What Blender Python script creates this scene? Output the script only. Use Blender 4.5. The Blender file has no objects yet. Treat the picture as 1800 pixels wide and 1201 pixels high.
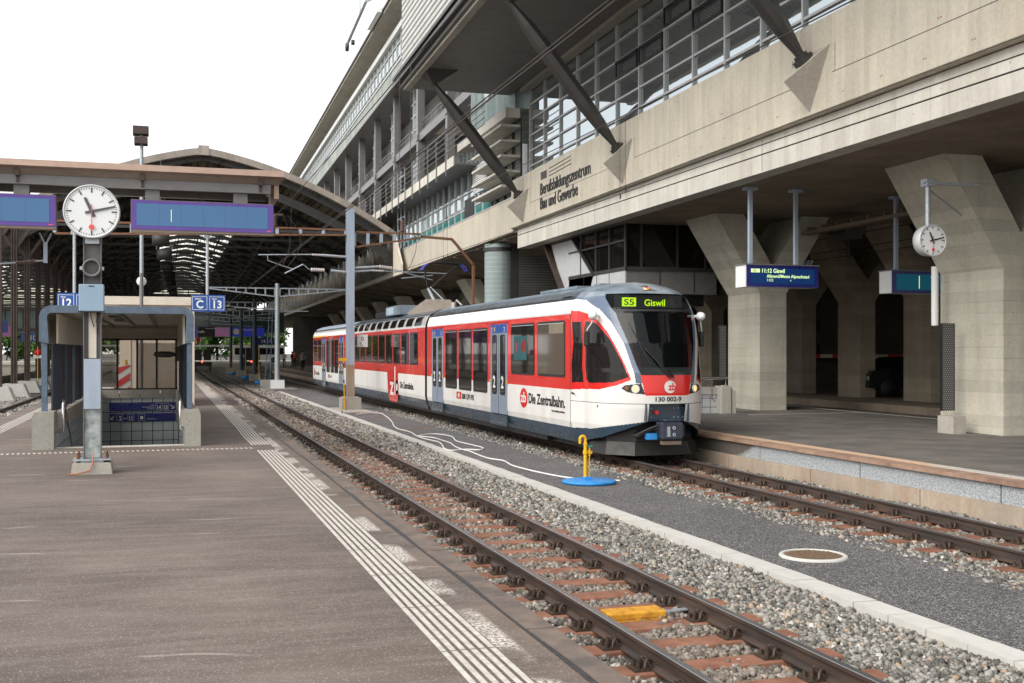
import bpy, bmesh, math, random
import numpy as np
from mathutils import Vector, Matrix
R = math.radians
random.seed(7)
rng = np.random.default_rng(11)
S = bpy.context.scene
COL = S.collection

# ---------------------------------------------------------------- camera
cd = bpy.data.cameras.new('camera'); cam = bpy.data.objects.new('camera', cd); COL.objects.link(cam)
cd.sensor_width = 36; cd.lens = 39.0; cd.shift_y = 0.0092; cd.clip_end = 3000; cd.clip_start = 0.1
cam.location = (0, 0, 1.84); cam.rotation_euler = (R(90), 0, -math.atan(608/1950))
S.camera = cam
# ---------------------------------------------------------------- world, sun, exposure
SUN_EL, SUN_AZ = 40, 244      # azimuth clockwise from +Y (the direction of the tracks)
w = bpy.data.worlds.new('World'); S.world = w; w.use_nodes = True
nt = w.node_tree; nt.nodes.clear()
sky = nt.nodes.new('ShaderNodeTexSky'); sky.sky_type = 'NISHITA'; sky.sun_disc = False
sky.sun_elevation = R(SUN_EL); sky.sun_rotation = R(SUN_AZ); sky.dust_density = 3
b1 = nt.nodes.new('ShaderNodeBackground'); b1.inputs['Strength'].default_value = 0.05
b2 = nt.nodes.new('ShaderNodeBackground'); b2.inputs['Color'].default_value = (1.0, 0.985, 0.965, 1); b2.inputs['Strength'].default_value = 0.92
ad = nt.nodes.new('ShaderNodeAddShader'); wo = nt.nodes.new('ShaderNodeOutputWorld')
nt.links.new(sky.outputs[0], b1.inputs[0]); nt.links.new(b1.outputs[0], ad.inputs[0]); nt.links.new(b2.outputs[0], ad.inputs[1]); nt.links.new(ad.outputs[0], wo.inputs[0])
sl = bpy.data.lights.new('sun', 'SUN'); sl.energy = 2.1; sl.angle = R(45); sl.color = (1.0, 0.96, 0.9)
so = bpy.data.objects.new('sun', sl); COL.objects.link(so); so.location = (-20, -20, 40)
dv = Vector((math.sin(R(SUN_AZ))*math.cos(R(SUN_EL)), math.cos(R(SUN_AZ))*math.cos(R(SUN_EL)), math.sin(R(SUN_EL))))
so.rotation_euler = dv.to_track_quat('Z', 'Y').to_euler()
S.view_settings.view_transform = 'Standard'; S.view_settings.look = 'None'; S.view_settings.gamma = 1; S.view_settings.exposure = 0.38
S.render.engine = 'CYCLES'; S.cycles.max_bounces = 6; S.cycles.diffuse_bounces = 4; S.cycles.glossy_bounces = 3; S.cycles.transmission_bounces = 4; S.cycles.transparent_max_bounces = 8
S.cycles.use_denoising = True; S.cycles.caustics_reflective = False; S.cycles.caustics_refractive = False

# ---------------------------------------------------------------- materials
def newmat(name):
    m = bpy.data.materials.new(name); m.use_nodes = True
    n = m.node_tree; p = n.nodes['Principled BSDF']
    return m, n, p
def pos_node(n, scale=(1, 1, 1), rot=(0, 0, 0)):
    g = n.nodes.new('ShaderNodeNewGeometry'); mp = n.nodes.new('ShaderNodeMapping')
    mp.inputs['Scale'].default_value = scale; mp.inputs['Rotation'].default_value = rot
    n.links.new(g.outputs['Position'], mp.inputs['Vector']); return mp.outputs['Vector']
def noise(n, vec, scale, detail=4, rough=.55):
    t = n.nodes.new('ShaderNodeTexNoise'); t.inputs['Scale'].default_value = scale; t.inputs['Detail'].default_value = detail; t.inputs['Roughness'].default_value = rough
    n.links.new(vec, t.inputs['Vector']); return t.outputs['Fac']
def ramp(n, fac, stops):
    r = n.nodes.new('ShaderNodeValToRGB'); e = r.color_ramp.elements
    while len(e) < len(stops): e.new(.5)
    for k, (p, c) in enumerate(stops):
        e[k].position = p; e[k].color = (c[0], c[1], c[2], 1) if hasattr(c, '__len__') else (c, c, c, 1)
    n.links.new(fac, r.inputs[0]); return r.outputs[0]
def mix(n, fac, a, b, mode='MIX'):
    m = n.nodes.new('ShaderNodeMix'); m.data_type = 'RGBA'; m.blend_type = mode
    for i, v in ((0, fac), (6, a), (7, b)):
        if isinstance(v, bpy.types.NodeSocket): n.links.new(v, m.inputs[i])
        elif i == 0: m.inputs[0].default_value = v
        else: m.inputs[i].default_value = (v[0], v[1], v[2], 1)
    return m.outputs[2]
def math_(n, op, a, b=0.0, c=None):
    m = n.nodes.new('ShaderNodeMath'); m.operation = op
    for i, v in enumerate((a, b) if c is None else (a, b, c)):
        if isinstance(v, bpy.types.NodeSocket): n.links.new(v, m.inputs[i])
        else: m.inputs[i].default_value = v
    return m.outputs[0]
def bump(n, p, h, strength=.3, dist=.01):
    b = n.nodes.new('ShaderNodeBump'); b.inputs['Strength'].default_value = strength; b.inputs['Distance'].default_value = dist
    n.links.new(h, b.inputs['Height']); n.links.new(b.outputs[0], p.inputs['Normal'])
def xyz(n):
    g = n.nodes.new('ShaderNodeNewGeometry'); s = n.nodes.new('ShaderNodeSeparateXYZ'); n.links.new(g.outputs['Position'], s.inputs[0]); return s.outputs

def mat(name, col, rough=.6, metal=0., var=.12, scale=3., bmp=0., bscale=40., col2=None, coat=0., streak=False):
    m, n, p = newmat(name)
    v = pos_node(n, (1, 1, .15) if streak else (1, 1, 1))
    f = noise(n, v, scale, 5, .6)
    a = tuple(c*(1-var) for c in col); b = col2 if col2 else tuple(min(1, c*(1+var)) for c in col)
    n.links.new(ramp(n, f, [(.3, a), (.7, b)]), p.inputs['Base Color'])
    p.inputs['Roughness'].default_value = rough; p.inputs['Metallic'].default_value = metal
    if coat: p.inputs['Coat Weight'].default_value = coat; p.inputs['Coat Roughness'].default_value = .05
    r2 = ramp(n, noise(n, pos_node(n), scale*2.3, 3), [(.3, rough*.85), (.7, min(1, rough*1.15))]); n.links.new(r2, p.inputs['Roughness'])
    if bmp: bump(n, p, noise(n, pos_node(n), bscale, 4), bmp)
    return m

def concrete(name, col, planks=None, pitch=.12, stain=.25, warm=(1.0, .93, .8), darkspots=True):
    """board-marked concrete: planks 'v' (vertical marks) or 'h' (horizontal marks)"""
    m, n, p = newmat(name)
    f1 = noise(n, pos_node(n), .7, 6, .65); f2 = noise(n, pos_node(n, (1, 1, .12)), 3.0, 5, .6); f3 = noise(n, pos_node(n), 14, 5, .7)
    c = ramp(n, f1, [(.25, tuple(a*(1-stain) for a in col)), (.75, tuple(min(1, a*(1+stain*.6)) for a in col))])
    c = mix(n, ramp(n, f2, [(.45, 0.), (.75, .55)]), c, tuple(a*b*.72 for a, b in zip(col, warm)))
    c = mix(n, .25, c, ramp(n, f3, [(.3, .1), (.7, .5)]), 'OVERLAY')
    h = f3
    if planks:
        X = xyz(n); s = X[2] if planks == 'h' else math_(n, 'ADD', X[0], X[1])
        u = math_(n, 'DIVIDE', s, pitch); fr = math_(n, 'FRACT', u); fl = math_(n, 'FLOOR', u)
        wn = n.nodes.new('ShaderNodeTexWhiteNoise'); wn.noise_dimensions = '1D'; n.links.new(fl, wn.inputs['W'])
        tone = ramp(n, wn.outputs['Value'], [(0, .8 if planks == 'h' else .9), (1, 1.0)]); c = mix(n, .8, c, tone, 'MULTIPLY')
        edge = ramp(n, math_(n, 'ABSOLUTE', math_(n, 'SUBTRACT', fr, .5)), [(.44, 0.), (.5, 1.)])
        broken = ramp(n, noise(n, pos_node(n, (.35, .35, 4) if planks == 'h' else (4, 4, .35)), 2.5, 3), [(.42, 0.), (.62, 1.)])
        e = mix(n, 1.0, edge, broken, 'MULTIPLY')
        c = mix(n, ramp(n, e, [(0, 0.), (1, .6 if planks == 'h' else .3)]), c, tuple(a*.42 for a in col)); h = math_(n, 'SUBTRACT', f3, e)
    if darkspots:
        vo = n.nodes.new('ShaderNodeTexVoronoi'); vo.inputs['Scale'].default_value = 3.2; n.links.new(pos_node(n), vo.inputs['Vector'])
        c = mix(n, ramp(n, vo.outputs['Distance'], [(.035, .75), (.05, 0.)]), c, (.06, .05, .04))
    n.links.new(c, p.inputs['Base Color']); p.inputs['Roughness'].default_value = .85; bump(n, p, h, .35, .006)
    return m

def stripes(name, c0, c1, axis, pitch, frac, rough=.5, metal=0., bmp=.6, sheer=0.):
    m, n, p = newmat(name); X = xyz(n)
    s = X['XYZ'.index(axis)] if axis in 'XYZ' else math_(n, 'ADD', X[0], X[1])
    fr = math_(n, 'FRACT', math_(n, 'DIVIDE', s, pitch)); k = ramp(n, fr, [(frac-.06, 0.), (frac, 1.)])
    d = ramp(n, noise(n, pos_node(n), 2.0, 5), [(.3, .85), (.7, 1.1)])
    n.links.new(mix(n, 1., mix(n, k, c0, c1), d, 'MULTIPLY'), p.inputs['Base Color'])
    p.inputs['Roughness'].default_value = rough; p.inputs['Metallic'].default_value = metal
    tri = math_(n, 'ABSOLUTE', math_(n, 'SUBTRACT', fr, .5)); bump(n, p, tri, bmp, pitch*.5)
    return m

def tiles(name, col, grout, sx=.2, sz=.2):
    m, n, p = newmat(name); X = xyz(n)
    a = math_(n, 'ABSOLUTE', math_(n, 'SUBTRACT', math_(n, 'FRACT', math_(n, 'DIVIDE', math_(n, 'ADD', X[0], X[1]), sx)), .5))
    b = math_(n, 'ABSOLUTE', math_(n, 'SUBTRACT', math_(n, 'FRACT', math_(n, 'DIVIDE', X[2], sz)), .5))
    g = ramp(n, math_(n, 'MAXIMUM', a, b), [(.455, 0.), (.475, 1.)])
    cc = ramp(n, noise(n, pos_node(n), 1.7, 4), [(.3, tuple(v*.85 for v in col)), (.7, col)])
    n.links.new(mix(n, g, cc, grout), p.inputs['Base Color']); p.inputs['Roughness'].default_value = .22
    bump(n, p, math_(n, 'SUBTRACT', 1.0, g), .3, .004); return m

def glass_dark(name, col=(.012, .016, .018), rough=.03, see=0.0, tint=(.35, .4, .4), ior=1.55, met=0.):
    m, n, p = newmat(name); p.inputs['Base Color'].default_value = (*col, 1); p.inputs['Roughness'].default_value = rough
    p.inputs['IOR'].default_value = ior; p.inputs['Metallic'].default_value = met
    bump(n, p, noise(n, pos_node(n), 1.2, 2), .04, .02)
    if see:
        o = n.nodes['Material Output']; t = n.nodes.new('ShaderNodeBsdfTransparent'); t.inputs[0].default_value = (*tint, 1)
        mx = n.nodes.new('ShaderNodeMixShader'); mx.inputs[0].default_value = see
        n.links.new(p.outputs[0], mx.inputs[1]); n.links.new(t.outputs[0], mx.inputs[2]); n.links.new(mx.outputs[0], o.inputs[0])
    return m
def emit(name, col, st):
    m, n, p = newmat(name); p.inputs['Base Color'].default_value = (*[c*.3 for c in col], 1)
    p.inputs['Emission Color'].default_value = (*col, 1); p.inputs['Emission Strength'].default_value = st; return m

MT = {}
MT['conc_v'] = concrete('board_marked_concrete', (.6, .565, .48), 'v', .11, .14)
MT['conc_h'] = concrete('plank_cast_concrete', (.62, .6, .52), 'h', .24, .2)
MT['conc'] = concrete('cast_concrete', (.46, .44, .39), None, stain=.22)
MT['conc_h2'] = concrete('sooty_plank_concrete', (.46, .4, .31), 'h', .24, .25)  # darker copy of the plank concrete, under-deck shade put into its colour
MT['conc_lt'] = concrete('pale_beam_concrete', (.66, .645, .595), 'v', .5, .15)
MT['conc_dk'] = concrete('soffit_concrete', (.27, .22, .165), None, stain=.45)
MT['conc_blk'] = concrete('washed_concrete', (.38, .37, .33), 'v', .045, .2)
MT['steel_dk'] = mat('dark_grey_steel', (.055, .052, .05), .45, .3)
MT['steel_mid'] = mat('grey_painted_steel', (.17, .165, .165), .45, .1)
MT['steel_brown'] = mat('brown_painted_steel', (.055, .035, .028), .5, .1, .3)
MT['galv'] = mat('galvanised_steel', (.42, .46, .5), .42, .55, .2, 18)
MT['zinc_blue'] = mat('pale_blue_grey_paint', (.36, .43, .52), .45, .1, .12, 6, streak=True)
MT['alu'] = mat('pale_aluminium', (.55, .57, .58), .4, .15, .08)
MT['chrome'] = mat('brushed_stainless', (.7, .68, .66), .25, 1., .05)
MT['white'] = mat('white_enamel', (.78, .8, .8), .3, 0, .03)
MT['offwhite'] = mat('cream_paint', (.7, .64, .54), .5, 0, .08)
MT['beige'] = mat('beige_panel', (.76, .66, .55), .5, 0, .06)
MT['black'] = mat('black_paint', (.015, .015, .016), .4, 0, .2)
MT['markdk'] = mat('dial_mark_grey', (.09, .09, .1), .5, 0, .1)
MT['red'] = mat('signal_red', (.7, .02, .02), .4, 0, .08)
MT['redsoft'] = mat('dial_red', (.75, .1, .1), .4, 0, .05)
MT['blue'] = mat('sign_blue', (.012, .075, .32), .35, 0, .06)
MT['navy'] = mat('sign_navy', (.01, .015, .17), .3, 0, .05)
MT['shelter'] = mat('slate_blue_paint', (.1, .14, .19), .45, .1, .2, 9)
MT['shelter_dk'] = mat('dark_slate_blue_paint', (.03, .055, .08), .45, .1, .2, 9)
MT['copper'] = mat('patinated_copper', (.22, .32, .31), .6, .1, .3, 1.2, col2=(.42, .42, .37), streak=True)
MT['rust'] = mat('rust', (.2, .1, .055), .8, .1, .3, 12, bmp=.3)
MT['sleeper'] = mat('rusty_sleeper_steel', (.2, .08, .047), .8, .05, .25, 5, bmp=.25, col2=(.31, .145, .09))
MT['clip'] = mat('oily_rail_clip', (.085, .06, .045), .55, .4, .4, 30)
MT['yellow'] = mat('yellow_paint', (.75, .42, .015), .4, 0, .1)
MT['orange'] = mat('dirty_orange_plastic', (.62, .27, .012), .7, 0, .4, 9, bmp=.4, col2=(.72, .36, .03))
MT['plastic_blue'] = mat('bright_blue_plastic', (.015, .22, .62), .5, 0, .15, 7, col2=(.04, .3, .7))
MT['hose'] = mat('white_rubber', (.75, .74, .72), .5)
MT['wire'] = mat('catenary_wire', (.06, .045, .04), .5, .5, .1)
MT['insul'] = mat('grey_porcelain', (.5, .47, .46), .25)
MT['insul_br'] = mat('brown_porcelain', (.1, .055, .045), .25)
MT['tile_gr'] = tiles('grey_wall_tiles', (.6, .65, .67), (.04, .045, .05), .3, .285)
MT['tile_wh'] = tiles('white_wall_tiles', (.7, .72, .76), (.1, .1, .1), .25, .25)
MT['corr'] = stripes('corrugated_cladding', (.06, .055, .05), (.66, .65, .62), 'Z', .24, .45, .45, .2)
MT['corr_dk'] = stripes('slatted_soffit', (.1, .093, .09), (.19, .18, .175), 'A', .2, .35, .5, .1)
MT['glass'] = glass_dark('facade_glass', (.5, .56, .58), .02, met=.85)
MT['glass_lt'] = glass_dark('pale_window_glass', (.42, .5, .52), .04, met=.7)
MT['glass_gr'] = glass_dark('green_spandrel_glass', (.05, .22, .21), .06)
MT['trainglass'] = glass_dark('train_window_glass', (.014, .012, .012), .03, ior=1.38)
MT['brownglass'] = glass_dark('tinted_train_glass', (.085, .072, .058), .05)
MT['screen_glass'] = glass_dark('windscreen_glass', (.006, .008, .009), .02, .6, (.6, .68, .68))
MT['shed_glass'] = glass_dark('shelter_glass', (.2, .2, .2), .03, .78, (.9, .88, .85))
MT['glassblock'] = tiles('glass_blocks', (.3, .38, .38), (.5, .5, .47), .2, .2)
MT['t_red'] = mat('train_red', (.66, .018, .014), .24, 0, .05, 1.5, coat=.6)
MT['t_white'] = mat('train_white', (.72, .712, .685), .4, 0, .09, 1.8, coat=.15, streak=True)
MT['t_blue'] = mat('train_slate_blue', (.028, .055, .085), .28, 0, .12, 2., coat=.4)
MT['t_roof'] = mat('train_roof_grey', (.2, .25, .3), .3, 0, .35, 2.5, streak=False, coat=.15)
MT['t_door'] = mat('train_door_grey', (.24, .29, .37), .35, 0, .05, coat=.3)
MT['rubber'] = mat('black_rubber', (.018, .018, .02), .55, 0, .2)
MT['headlamp'] = emit('lit_headlamp', (1.0, .6, .28), 1.1)
MT['lamp_off'] = mat('amber_lens', (.16, .07, .03), .2)
MT['led'] = emit('green_led', (.45, .75, .0), 1.1)
MT['led_txt'] = emit('pale_green_display_text', (.62, .85, .35), 1.0)
MT['led_red'] = emit('red_signal_light', (1.0, .08, .02), 4)
MT['disp_front'] = emit('blue_display_panel', (.07, .18, .36), .5)
MT['disp_frame'] = mat('violet_display_frame', (.095, .045, .3), .15, 0, .1)
MT['disp_dk'] = emit('deep_blue_display', (.0, .045, .2), .35)
MT['disp_teal'] = emit('teal_display', (.0, .1, .16), .35)
MT['screen_far'] = emit('dim_blue_screen', (.02, .03, .25), .35)
MT['screen_pink'] = emit('dim_pink_screen', (.3, .12, .25), .3)
MT['skin'] = mat('skin', (.5, .28, .2), .55)
MT['cloth_bk'] = mat('black_cloth', (.02, .02, .022), .85)
MT['cloth_bl'] = mat('blue_denim', (.08, .16, .3), .85)
MT['cloth_rd'] = mat('red_cloth', (.5, .03, .03), .85)
MT['cloth_gy'] = mat('grey_cloth', (.35, .34, .33), .85)
MT['hair'] = mat('dark_hair', (.03, .02, .015), .7)
MT['leaf'] = mat('leaves', (.07, .16, .03), .7, 0, .5, 3, col2=(.16, .3, .06))
MT['bark'] = mat('bark', (.08, .06, .045), .9, 0, .3, 8, bmp=.4)
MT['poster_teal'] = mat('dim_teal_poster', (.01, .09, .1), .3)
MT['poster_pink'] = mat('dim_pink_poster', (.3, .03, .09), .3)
MT['carpaint_bk'] = mat('black_car_paint', (.012, .012, .015), .2, 0, .1, coat=1)
MT['carpaint_bl'] = mat('dark_blue_car_paint', (.015, .02, .1), .3, 0, .1, coat=1)
MT['verge'] = concrete('lichen_stained_verge', (.42, .37, .33), 'v', .13, .4)
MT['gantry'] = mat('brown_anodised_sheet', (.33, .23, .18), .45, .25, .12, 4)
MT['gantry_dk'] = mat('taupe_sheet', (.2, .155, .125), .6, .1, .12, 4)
MT['roofpanel'] = mat('tan_roof_panel', (.25, .215, .16), .8, 0, .25, 2)
MT['skylight'] = None
def skylight_mat():
    m, n, p = newmat('frosted_skylight'); o = n.nodes['Material Output']
    t = n.nodes.new('ShaderNodeBsdfTranslucent'); t.inputs[0].default_value = (.95, .92, .82, 1)
    g = n.nodes.new('ShaderNodeBsdfTransparent'); g.inputs[0].default_value = (.9, .88, .8, 1)
    x = n.nodes.new('ShaderNodeMixShader'); x.inputs[0].default_value = .6
    n.links.new(t.outputs[0], x.inputs[1]); n.links.new(g.outputs[0], x.inputs[2]); n.links.new(x.outputs[0], o.inputs[0]); return m
MT['skylight'] = skylight_mat()

def asphalt_mat():
    m, n, p = newmat('platform_asphalt')
    f1 = noise(n, pos_node(n), .45, 6, .6); f2 = noise(n, pos_node(n), 160, 3, .6); f3 = noise(n, pos_node(n, (.5, 3, 1), (0, 0, .3)), 1.6, 6, .7)
    c = ramp(n, f1, [(.3, (.086, .066, .053)), (.7, (.158, .124, .103))])
    c = mix(n, ramp(n, f3, [(.45, 0.), (.7, .6)]), c, (.235, .2, .175))
    f5 = noise(n, pos_node(n, (1, .6, 1)), .28, 3, .5); c = mix(n, 1., c, ramp(n, f5, [(.35, .72), (.65, 1.08)]), 'MULTIPLY')
    fs = noise(n, pos_node(n, (.25, 2.2, 1), (0, 0, -.25)), 2.2, 7, .8); c = mix(n, ramp(n, fs, [(.6, 0.), (.72, .22)]), c, (.34, .3, .27))
    vo = n.nodes.new('ShaderNodeTexVoronoi'); vo.inputs['Scale'].default_value = 110; n.links.new(pos_node(n), vo.inputs['Vector'])
    sp = n.nodes.new('ShaderNodeTexWhiteNoise'); n.links.new(vo.outputs['Color'], sp.inputs['Vector'])
    c = mix(n, ramp(n, sp.outputs['Value'], [(.88, 0.), (.97, .38)]), c, (.5, .44, .39))
    c = mix(n, .5, c, ramp(n, f2, [(.3, .25), (.7, .75)]), 'OVERLAY')
    # arc-like pale scratches and dark spots
    wv = n.nodes.new('ShaderNodeTexWave'); wv.wave_type = 'RINGS'; wv.inputs['Scale'].default_value = .35; wv.inputs['Distortion'].default_value = 9; wv.inputs['Detail'].default_value = 3; wv.inputs['Detail Scale'].default_value = .6
    n.links.new(pos_node(n), wv.inputs['Vector'])
    lines = ramp(n, wv.outputs['Fac'], [(.0, 1.), (.012, 0.)]); msk = ramp(n, noise(n, pos_node(n), 1.1, 2), [(.55, 0.), (.65, .5)])
    c = mix(n, mix(n, 1., lines, msk, 'MULTIPLY'), c, (.42, .38, .35))
    v2 = n.nodes.new('ShaderNodeTexVoronoi'); v2.inputs['Scale'].default_value = 1.3; n.links.new(pos_node(n), v2.inputs['Vector'])
    c = mix(n, ramp(n, v2.outputs['Distance'], [(.02, .6), (.032, 0.)]), c, (.06, .05, .045))
    X = xyz(n)
    # leftover white paint beside the guide lines, broken up
    band = mix(n, 1., ramp(n, math_(n, 'SUBTRACT', X[0], 1.0), [(.955, 0.), (.965, 1.)]), ramp(n, math_(n, 'SUBTRACT', X[0], 1.5), [(.58, 1.), (.62, 0.)]), 'MULTIPLY')
    ch = ramp(n, noise(n, pos_node(n), 38, 6, .85), [(.49, 0.), (.51, 1.)]); bl = ramp(n, noise(n, pos_node(n, (1.5, 1, 1)), 1.1, 2), [(.46, 0.), (.56, 1.)])
    c = mix(n, mix(n, 1., mix(n, 1., band, ch, 'MULTIPLY'), bl, 'MULTIPLY'), c, (.68, .64, .58))
    # rust wash near the edge
    eb = ramp(n, math_(n, 'SUBTRACT', X[0], 1.6), [(.3, 0.), (.7, .6)]); c = mix(n, mix(n, 1., eb, ramp(n, f1, [(.45, 0.), (.6, 1.)]), 'MULTIPLY'), c, (.2, .14, .1))
    n.links.new(c, p.inputs['Base Color']); p.inputs['Roughness'].default_value = .8; bump(n, p, f2, .3, .004); return m
MT['asphalt'] = asphalt_mat()
def gravel_mat():
    m, n, p = newmat('fine_dark_gravel')
    vo = n.nodes.new('ShaderNodeTexVoronoi'); vo.inputs['Scale'].default_value = 85; n.links.new(pos_node(n), vo.inputs['Vector'])
    wn = n.nodes.new('ShaderNodeTexWhiteNoise'); n.links.new(vo.outputs['Color'], wn.inputs['Vector'])
    c = ramp(n, wn.outputs['Value'], [(0, (.025, .024, .026)), (.5, (.105, .101, .103)), (.85, (.2, .193, .193)), (1, (.48, .46, .44))])
    c = mix(n, .5, c, ramp(n, noise(n, pos_node(n), .8, 4), [(.3, .35), (.7, .62)]), 'OVERLAY')
    n.links.new(c, p.inputs['Base Color']); p.inputs['Roughness'].default_value = .8
    bump(n, p, vo.outputs['Distance'], .9, .012); return m
MT['gravel'] = gravel_mat()
MT['bed'] = mat('ballast_bed', (.09, .083, .072), .95, 0, .4, 30, bmp=.8, bscale=60)
MT['edge'] = mat('platform_edge_slab', (.12, .1, .09), .85, 0, .25, 4, bmp=.3, bscale=120, col2=(.2, .15, .12))
MT['crack'] = mat('tarred_joint', (.035, .033, .035), .6, 0, .5, 20, bmp=.5)
MT['kerb'] = mat('pale_kerb_stone', (.52, .51, .475), .8, 0, .07, 4, bmp=.2, bscale=150)
MT['paint'] = mat('worn_white_paint', (.52, .49, .44), .7, 0, .22, 14, bmp=.2)
MT['road'] = mat('dark_tarmac', (.145, .134, .12), .75, 0, .3, 1.2, bmp=.3, bscale=150)
MT['wall_face'] = mat('speckled_granite_face', (.25, .29, .32), .8, 0, .45, 40, bmp=.4, bscale=90, col2=(.52, .55, .57))
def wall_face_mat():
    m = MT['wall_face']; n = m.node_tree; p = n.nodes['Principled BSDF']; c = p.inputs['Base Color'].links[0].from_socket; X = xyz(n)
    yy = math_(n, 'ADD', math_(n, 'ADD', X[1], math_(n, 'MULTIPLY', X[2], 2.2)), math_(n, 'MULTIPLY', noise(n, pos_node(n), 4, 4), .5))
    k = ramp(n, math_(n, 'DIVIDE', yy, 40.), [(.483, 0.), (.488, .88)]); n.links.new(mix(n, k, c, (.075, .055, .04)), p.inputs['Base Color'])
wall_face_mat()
MT['wall_low'] = concrete('stained_foundation', (.45, .38, .3), None, stain=.3, warm=(1.1, .7, .45))
MT['rustband'] = mat('rust_dusted_edge', (.3, .19, .14), .8, 0, .3, 3, col2=(.42, .28, .2), bmp=.3)
MT['tact_or'] = mat('rust_dusted_guide_paint', (.6, .4, .27), .75, 0, .15, 20, col2=(.66, .48, .34))
MT['duct'] = mat('round_vent_duct_paint', (.03, .026, .026), .6)
def stone_mat():
    m, n, p = newmat('crushed_stone')
    a = n.nodes.new('ShaderNodeAttribute'); a.attribute_name = 'tone'
    c = ramp(n, a.outputs['Fac'], [(0, (.06, .058, .054)), (.3, (.15, .143, .125)), (.6, (.25, .238, .212)), (.88, (.36, .348, .315)), (.95, (.36, .25, .16)), (1, (.58, .57, .54))])
    c = mix(n, .35, c, ramp(n, noise(n, pos_node(n), 70, 3), [(.3, .3), (.7, .75)]), 'OVERLAY')
    X = xyz(n); dx = math_(n, 'ABSOLUTE', math_(n, 'SUBTRACT', X[0], 3.99)); dy = math_(n, 'ABSOLUTE', math_(n, 'SUBTRACT', X[0], 9.48)); k = ramp(n, math_(n, 'MINIMUM', dx, dy), [(.45, .38), (.85, 0.)])
    c = mix(n, k, c, (.17, .115, .08)); n.links.new(c, p.inputs['Base Color']); p.inputs['Roughness'].default_value = .85; return m
MT['stone'] = stone_mat()
def rail_mat():
    m, n, p = newmat('rolled_rail_steel'); X = xyz(n)
    f = noise(n, pos_node(n, (3, .4, 3)), 4, 4)
    side = ramp(n, f, [(.35, (.04, .033, .03)), (.7, (.1, .062, .045))])
    g = n.nodes.new('ShaderNodeNewGeometry'); s = n.nodes.new('ShaderNodeSeparateXYZ'); n.links.new(g.outputs['Normal'], s.inputs[0])
    k = mix(n, 1., ramp(n, s.outputs[2], [(.8, 0.), (.9, 1.)]), ramp(n, math_(n, 'ADD', X[2], 1.0), [(.62, 0.), (.64, 1.)]), 'MULTIPLY')
    n.links.new(mix(n, k, side, (.38, .39, .41)), p.inputs['Base Color'])
    n.links.new(ramp(n, k, [(0, .6), (1, .25)]), p.inputs['Roughness']); n.links.new(ramp(n, k, [(0, .15), (1, .85)]), p.inputs['Metallic']); return m
MT['rail'] = rail_mat()

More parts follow.
